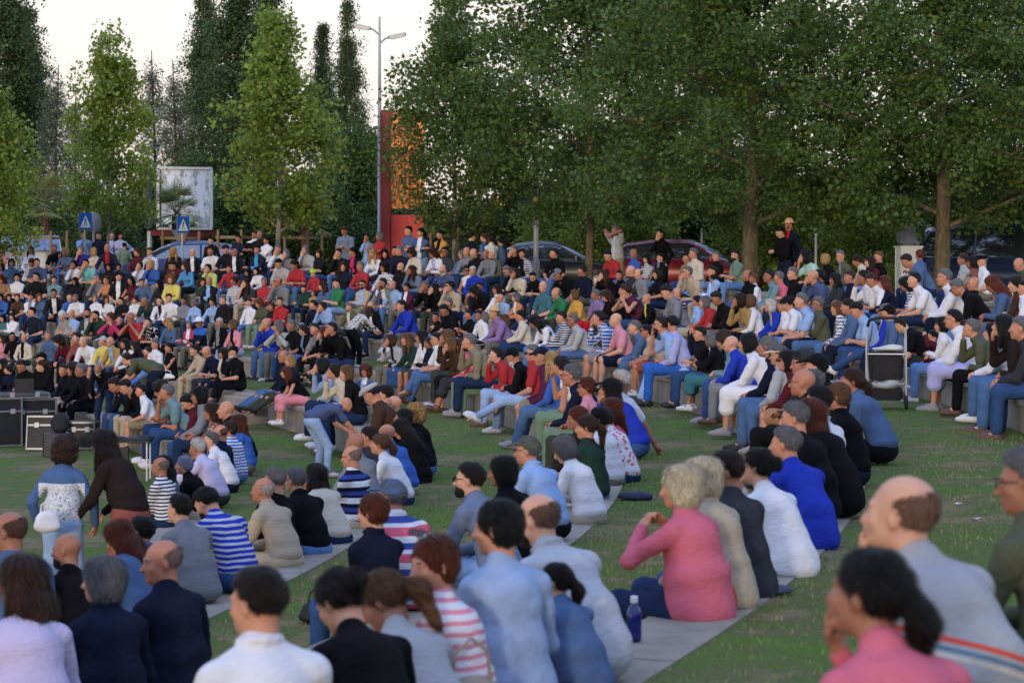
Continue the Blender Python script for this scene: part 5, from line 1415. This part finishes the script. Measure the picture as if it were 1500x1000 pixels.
    tile(760,450,'''
165,150 wlk white p=down
270,190 wln maroon
465,110 msd black stripe=white
585,140 msg ltgrey sg p=clasp leg=denim
870,120 msd blue check=white leg=s:grey
1060,140 mb- pink.S fat=1 p=knees leg=s:navy
1270,220 msg denim p=clasp leg=denim
1400,260 wpk beige.S sg leg=s:rust
150,500 msg red.S sg leg=ltdenim
240,540 msd plum cap=navy leg=s:khaki
360,580 wly blue gl leg=denim
450,590 wpd white.N leg=sage
''')
    tile(950,330,'''
125,90 wpk black st d=58 p=standchin
1440,75 msk black st d=52 p=standphone
125,360 msd black open=grey
415,350 msd tan cap=darkbrown
490,310 msg cream fat=.5
740,340 msg black
950,330 msd sage.S beard fat=1
95,530 wod black.S
420,520 msg beige gl p=chin
700,510 msd ltblue open=white
715,590 wlk navy
1080,550 mfk black
1150,580 wue white
1320,560 msd tealgrey gl
1430,570 msg coral.S
195,730 msd grey
305,750 mfg navy check=silver p=cross
525,830 wsd ltblue.S
610,840 wog red
745,800 msd black
995,820 wod camel p=chin
1110,830 woe white open=teal
1330,880 wow royal open=beige
1480,880 wpk white.S
''')
    tile(950,450,'''
130,190 msd ltblue.S sg p=chin leg=blue beard
255,180 msk lilac leg=ltblue open=silver
560,290 msk black.S leg=jeans
690,360 wog black open=white p=clap leg=k:teal
820,350 won tealgrey
900,400 mb- royal p=clasp leg=grey
1080,390 wok white leg=k:white
1300,430 wsg navy open=maroon p=clasp leg=denim
''')
    tile(1140,330,'''
120,0 msd navy st hat=tan d=51.5 zg=-1.05 open=red p=stand lab=person_in_dark_suit,_red_tie_and_straw_hat_standing_beside_the_big_trunk leg=navy
290,340 wck mint.S
510,370 woy black
680,340 msg olive open=grey gl
860,380 wsd cream
1000,400 wld maroon
1100,350 mse black
1410,390 msd denim p=down
155,530 msg black.S
370,560 mb- bluegrey gl
450,550 wsk darkgrey print=grey
620,590 wlk darkgrey
780,570 msn navy
925,570 wpk white p=chin
1025,600 msn white.S p=phone
1160,620 wlr navy open=white
1390,640 wlk white.S stripe=navy
90,860 wuk white.S p=phone
250,830 msg ltblue.S p=clasp
430,860 msg olive gl fat=.5 leg=denim
640,910 woe white check=navy
760,890 wpd denim
860,930 msk ltblue.S p=phone leg=jeans
1170,940 wsg royal open=white leg=jeans
''')
    tile(1300,330,'''
350,370 wsr denim st d=49 open=pink leg=yellow abs=50
820,370 wpn ltgrey
930,400 wod rust
1040,390 msg white.S flat=black
1440,430 mb- olive
290,600 msk white.S p=clasp
620,570 msg white gl p=clasp leg=navy
760,680 msg black sg p=down
940,640 mb- black.S sg=up fat=.5
1150,640 wlr denim
1400,640 wsd brown open=beige
1496,690 msk white.S
''')
    tile(1300,450,'''
10,60 msd denim cap=black
150,190 msk black.S p=down leg=darkgrey
490,310 msk maroon kid p=raise
590,190 wok white
720,130 msk white gl p=clasp leg=k:lilac
830,230 msn black
920,230 msg olive p=chin leg=black
1150,270 wlk white p=clasp leg=denim
1210,110 wsn black visor=white row=2
1270,200 wlk darkbrown
1340,370 wun ltblue.S
1455,230 msg darkgrey p=clasp leg=jeans
''')
NEAR=[ # x y spec   (the near arms of the rows, seen from behind and in profile)
# row D
(234,690,'mfg white stripe=navy row=D'),(238,700,'wlk teal row=D p=lap'),(269,694,'wsp black row=D'),(290,681,'wsr black row=D open=royal'),
(289,656,'msw lavender row=D p=face'),(308,645,'msg white row=D fat=.5'),(322,634,'mfd navy row=D'),(336,628,'wsn white stripe=blue row=D'),(348,618,'wlr blue row=D'),(331,600,'mbg black row=D'),
(309,602,'wln rust print=beige row=D p=clap'),(274,590,'msd maroon row=D p=phone leg=jeans beard'),(291,577,'wok grey row=D'),(262,745,'msk grey.S row=C fat=.5 p=clasp'),(302,736,'msk royal.S stripe=silver row=C p=down beard'),
(205,780,'msk bluegrey row=C'),
# row C
(12,778,'mfd denim row=C gl'),(97,805,'mbd black row=C p=right beard lab=smiling_person_with_shaved_head_in_black_coat,_below_the_two_standing_friends'),(172,785,'wlr denim row=C'),
(384,738,'mfw beige row=C p=clasp leg=beige'),(402,722,'msg black row=C'),(432,703,'msg black row=C fat=.5 gl'),(461,697,'wld cream row=C'),
(514,682,'mfg navy tri=white row=C gl leg=beige'),(519,650,'mbd grey row=C'),(540,640,'msd darkgrey row=C'),(556,650,'wpe white row=C'),(565,635,'mbd blue row=C loose=.01'),(586,628,'wld black row=C'),(607,606,'wcy black row=C lab=person_with_curly_blonde_hair_in_long_black_coat_at_the_row_end'),
(576,592,'mbd navy row=C gl'),(563,578,'msd black row=C'),(590,612,'wsk black row=C'),
# row B
(30,850,'wln lavender row=B loose=.02 p=right'),(149,848,'wog navy row=B loose=.02 p=lap lab=person_with_silver_bob_and_navy_cardigan,_back_to_the_camera'),(236,822,'mfg navy row=B p=lap fat=.5 yaw=-62 face=22 lab=balding_person_in_dark_navy_jacket_turning_head_beside_the_silver_bob'),
(545,752,'wsr navy row=B lab=person_with_short_auburn_hair,_navy_shawl_over_a_white_top'),(572,728,'msg white tri=coral cap=denim row=B fat=1'),(687,702,'msd greyblue row=B sg beard p=clasp leg=ltdenim'),(735,690,'wok black row=B'),
(772,660,'msg ltblue row=B cap=olive gl p=clasp lab=person_in_olive_cap_and_light_blue_shirt_on_the_third_row'),(825,660,'wog white row=B loose=.01'),(858,655,'wpn darkgreen row=B loose=.02'),(876,640,'wsk white row=B'),(845,612,'wsr darkbrown row=B'),(884,628,'wsn white print=coral row=B'),
(895,598,'wlr coral row=B'),(836,550,'msg navy row=B gl p=clasp leg=sage'),(858,566,'wsr pink row=B gl'),(893,570,'wlk royal row=B cap=black'),(909,558,'msw white.S row=B p=prop'),
# row A
(376,882,'msd white row=A lowband=rust fat=.5'),(497,880,'wud black row=A p=down lab=person_with_dark_tied_hair_and_black_blazer,_head_bent'),(560,900,'wpe ltgrey row=A p=down'),(634,826,'wsr white stripe=pink row=A sg=up face=20 p=lap yaw=-62'),
(728,772,'wsk ltdenim row=A p=lap leg=coral'),(786,760,'mfd silver row=A p=hug fat=.5 leg=olive beard'),(812,850,'wpd denim row=A kid'),(996,728,'woz coral row=A loose=.03 p=faceup fat=.5 lab=person_with_white_blonde_bob_in_pink_blouse_raising_both_hands'),
(1026,700,'woz beige row=A'),(1062,690,'msd darkgrey row=A fat=.5'),(1108,688,'wuk white row=A'),(1150,650,'msg royal row=A fat=.5 p=clasp'),(1163,612,'msg black row=A fat=1 loose=.03'),(1186,606,'wlr black row=A'),
(1198,588,'msk white row=A loose=.01'),(1226,580,'wse black row=A'),(1246,558,'wpn denim row=A'),(1175,560,'mb- black row=A gl'),(1190,560,'msg grey row=A'),(1152,528,'wod maroon row=A sg p=clasp leg=s:tan'),(1174,532,'msk darkgrey beanie=darkgrey row=A'),(1194,538,'msk black cap=black row=A'),(1140,520,'msg ltgrey visor=cream row=A sg leg=denim'),
# row 1
(1318,752,'mfd ltgrey row=1 chestband=cream fat=1 p=chin leg=navy lab=balding_person_in_pale_polo_with_a_coral_chest_stripe,_foreground'),(1272,868,'wpk coral row=1 p=chin lab=person_with_black_tied_hair_in_rose_pink_top,_hand_on_cheek'),
(1503,705,'msg olive row=1 gl lab=person_in_dark_olive_jacket_cut_off_by_the_right_edge'),
]
def near_crowd():
    G={}
    for px,py,sp in NEAR:
        row=[t for t in sp.split() if t.startswith('row=')][0][4:]; a,dr=nearspot(row,px,py); G.setdefault(row,[]).append((a,dr,px,py,sp))
    Z=[]
    for row,L in G.items():
        L.sort(key=lambda t:t[0]); A=spread([t[0] for t in L],.44/RAD[row])
        for a,t in zip(A,L): R=RAD[row]+t[1]; Z.append((CEN[0]+R*math.cos(a),CEN[1]+R*math.sin(a),*t[2:]))
    for x,y,px,py,sp in Z:
        v=.0125 if y>22 else (.011 if y>14 else .0095)
        if 'yaw=' not in sp and 'p=right' not in sp: sp+=' yaw=%d'%(random.Random(px).choice([-42,-30,-20,-34]) if y<19 else random.Random(px).choice([-38,-18]))
        person(px,py,sp.replace(' ov-yaw',''),side='n',vox=v,uniq=y<19,spot=(x,y))
    person(508,592,'mbd bluegrey.S st p=bend d=34 zg=-3.1 abs=-62 leg=ltdenim skin=c08a6c lab=person_in_grey_blue_T-shirt_and_jeans_bending_over_on_the_grass fat=.5 shoe=c8c8cc',vox=.0115,uniq=True)
    person(97,660,'wcn white st p=standhip d=20.5 zg=-3.1 abs=-8 lace=denim leg=ltdenim lab=person_with_curly_brown_hair_in_white_lace_blouse_with_denim_yoke,_standing fat=.5',vox=.0105,uniq=True,ov={'yaw':0,'pitch':14,'neck':14,'hands':((-.27,.10,.86),(.27,.10,.86)),'pole':((-.8,-.7,-.2),(.8,-.7,-.2))})
    person(150,648,'wld darkbrown st p=stand d=20.5 zg=-3.1 abs=62 leg=k:rust lab=person_with_long_dark_hair_in_brown_top,_leaning_to_talk_on_the_lawn',vox=.0105,uniq=True,ov={'l':(14,26,34),'neck':30,'yaw':0,'hands':((-.18,.35,.86),(.16,.34,.86))})
def stuff_crowd(keep=305):
    """the farthest people beyond the first ~300 become one crowd object"""
    L=sorted([p for p in PEOPLE],key=lambda p:p['o'].location.y*(1.0 if not p['stand'] else .9))
    far=L[keep:]; V=[];Fc=[];mi=[];col=[];n=0; mats=[M['crowd_cloth'],M['crowd_cloth'],M['crowd_cloth'],M['crowd_cloth']]; gone=[]
    cache={}
    for p in far:
        for o in [p['o']]+list(p['o'].children):
            me=o.data; W_=np.array(p['o'].matrix_basis if o is p['o'] else p['o'].matrix_basis@o.matrix_basis)
            v=np.empty(len(me.vertices)*3); me.vertices.foreach_get('co',v); v=v.reshape(-1,3)
            f=np.empty(len(me.loops),dtype=np.int32); me.loops.foreach_get('vertex_index',f)
            lt=np.empty(len(me.polygons),dtype=np.int32); me.polygons.foreach_get('loop_total',lt)
            if (lt!=4).any(): continue
            f=f.reshape(-1,4); m=np.empty(len(me.polygons),dtype=np.int32); me.polygons.foreach_get('material_index',m)
            c=np.tile(np.array([*o.color[:3],1.]),(len(f),1)); ctr=v[f].mean(1)
            if o is p['o']:
                for k,cc in ((1,(.02,.014,.01)),(2,(.36,.34,.33)),(3,srgb('a45a50'))): c[m==k,:3]=cc
            mn=o.material_slots[0].material.name; c2=o.get('c2')
            if c2 is not None:
                c2=list(c2); z=ctr[:,2]; x=ctr[:,0]
                if mn=='cloth_open': q=(abs(x)<np.minimum(.03+z*.06,.055))&(ctr[:,1]>p['J']['C'][1])
                elif mn in('cloth_stripe',): q=np.sin(z*125)>.1
                elif mn=='cloth_check': q=(np.sin(z*120)>.6)|(np.sin(x*120)>.6)
                elif mn=='cloth_yoke': q=z>.47+(.9 if p['stand'] else 0)
                else: q=np.sin(z*90+np.sin(x*80)*2)>.5
                c[q,:3]=c2
            v=np.c_[v,np.ones(len(v))]@W_.T
            V.append(v[:,:3]); Fc.append(f+n); n+=len(v); col.append(c)
        gone.append(p)
    Fc=np.concatenate(Fc); me=mesh_np('crowd',np.concatenate(V),Fc,[M['crowd_cloth']]); 
    at=me.color_attributes.new('col','FLOAT_COLOR','CORNER'); at.data.foreach_set('color',np.repeat(np.concatenate(col),4,0).astype(np.float32).ravel())
    o=link(bpy.data.objects.new('crowd',me)); tag(o,'farthest spectators in the top rows, too small to tell apart',None,None,'stuff')
    for p in gone:
        for c in list(p['o'].children): bpy.data.objects.remove(c)
        bpy.data.objects.remove(p['o']); PEOPLE.remove(p)
def crowd_mat():
    t=NT('crowd_cloth'); a=t.add('ShaderNodeAttribute'); a.attribute_name='col'; g=t.add('ShaderNodeNewGeometry'); n=t.noise(g.outputs['Position'],9,4,.6)
    t.setp(Base_Color=t.hsv(a.outputs['Color'],v=mapr(t,n.outputs[0],.3,.7,.88,1.1)),Roughness=.85,Specular_IOR_Level=.25); t.bump(n.outputs[0],.5,.03); return t.m
M['crowd_cloth']=crowd_mat()
setting(); trees(); props()
crowd(); near_crowd(); label_people_first=True
stuff_crowd(); label_people()
# camera
c=bpy.data.cameras.new('camera'); c.lens=84.96; c.sensor_width=36; c.shift_y=-130/1500; c.clip_end=2500; c.clip_start=.2
c.dof.use_dof=True; c.dof.focus_distance=38; c.dof.aperture_fstop=4.8
co=link(bpy.data.objects.new('camera',c)); co.rotation_euler=(R_(90),0,0); S.camera=co
# light : sun low behind the camera, most light from the evening sky
EL,AZ=7.,196.   # azimuth measured clockwise from +Y
sd=bpy.data.lights.new('sun','SUN'); sd.energy=SUN_E; sd.angle=R_(6); sd.color=(1.,.80,.58); so=link(bpy.data.objects.new('sun',sd))
dv=Vector((math.sin(R_(AZ))*math.cos(R_(EL)),math.cos(R_(AZ))*math.cos(R_(EL)),math.sin(R_(EL)))); so.rotation_euler=dv.to_track_quat('Z','Y').to_euler()
w=bpy.data.worlds.new('World'); S.world=w; w.use_nodes=True; nt=w.node_tree; bg=nt.nodes['Background']
sk=nt.nodes.new('ShaderNodeTexSky'); sk.sky_type='NISHITA'; sk.sun_disc=False; sk.sun_elevation=R_(EL); sk.sun_rotation=R_(AZ); sk.dust_density=3.; sk.ozone_density=1.5
tc=nt.nodes.new('ShaderNodeTexCoord'); sp=nt.nodes.new('ShaderNodeSeparateXYZ'); nt.links.new(tc.outputs['Generated'],sp.inputs[0])
cr=nt.nodes.new('ShaderNodeValToRGB'); e=cr.color_ramp.elements; e[0].position=.02; e[0].color=(*[SKY_K*x for x in (.86,.75,.71)],1); e[1].position=.8; e[1].color=(*[SKY_K*x for x in (.56,.74,1.25)],1); m_=e.new(.115); m_.color=(*[SKY_K*x for x in (.90,.83,.80)],1)
m2=e.new(.24); m2.color=(*[SKY_K*x for x in (.36,.42,.58)],1)
nz=nt.nodes.new('ShaderNodeTexNoise'); nz.inputs['Scale'].default_value=3.; nz.inputs['Detail'].default_value=5.; mp=nt.nodes.new('ShaderNodeMapping'); mp.inputs['Scale'].default_value=(1,1,6); nt.links.new(tc.outputs['Generated'],mp.inputs[0]); nt.links.new(mp.outputs[0],nz.inputs['Vector'])
ma=nt.nodes.new('ShaderNodeMath'); ma.operation='MULTIPLY_ADD'; ma.inputs[1].default_value=.07; nt.links.new(nz.outputs[0],ma.inputs[0]); nt.links.new(sp.outputs[2],ma.inputs[2]); mb=nt.nodes.new('ShaderNodeMath'); mb.operation='SUBTRACT'; mb.inputs[1].default_value=.035; nt.links.new(ma.outputs[0],mb.inputs[0])
nt.links.new(mb.outputs[0],cr.inputs[0]); mx=nt.nodes.new('ShaderNodeMix'); mx.data_type='RGBA'; mx.inputs[0].default_value=.8
nt.links.new(sk.outputs[0],mx.inputs[6]); nt.links.new(cr.outputs[0],mx.inputs[7]); nt.links.new(mx.outputs[2],bg.inputs[0]); bg.inputs[1].default_value=.12
S.view_settings.view_transform='Standard'; S.view_settings.look='None'; S.view_settings.exposure=EXPO; S.view_settings.gamma=1; S.view_settings.use_curve_mapping=False
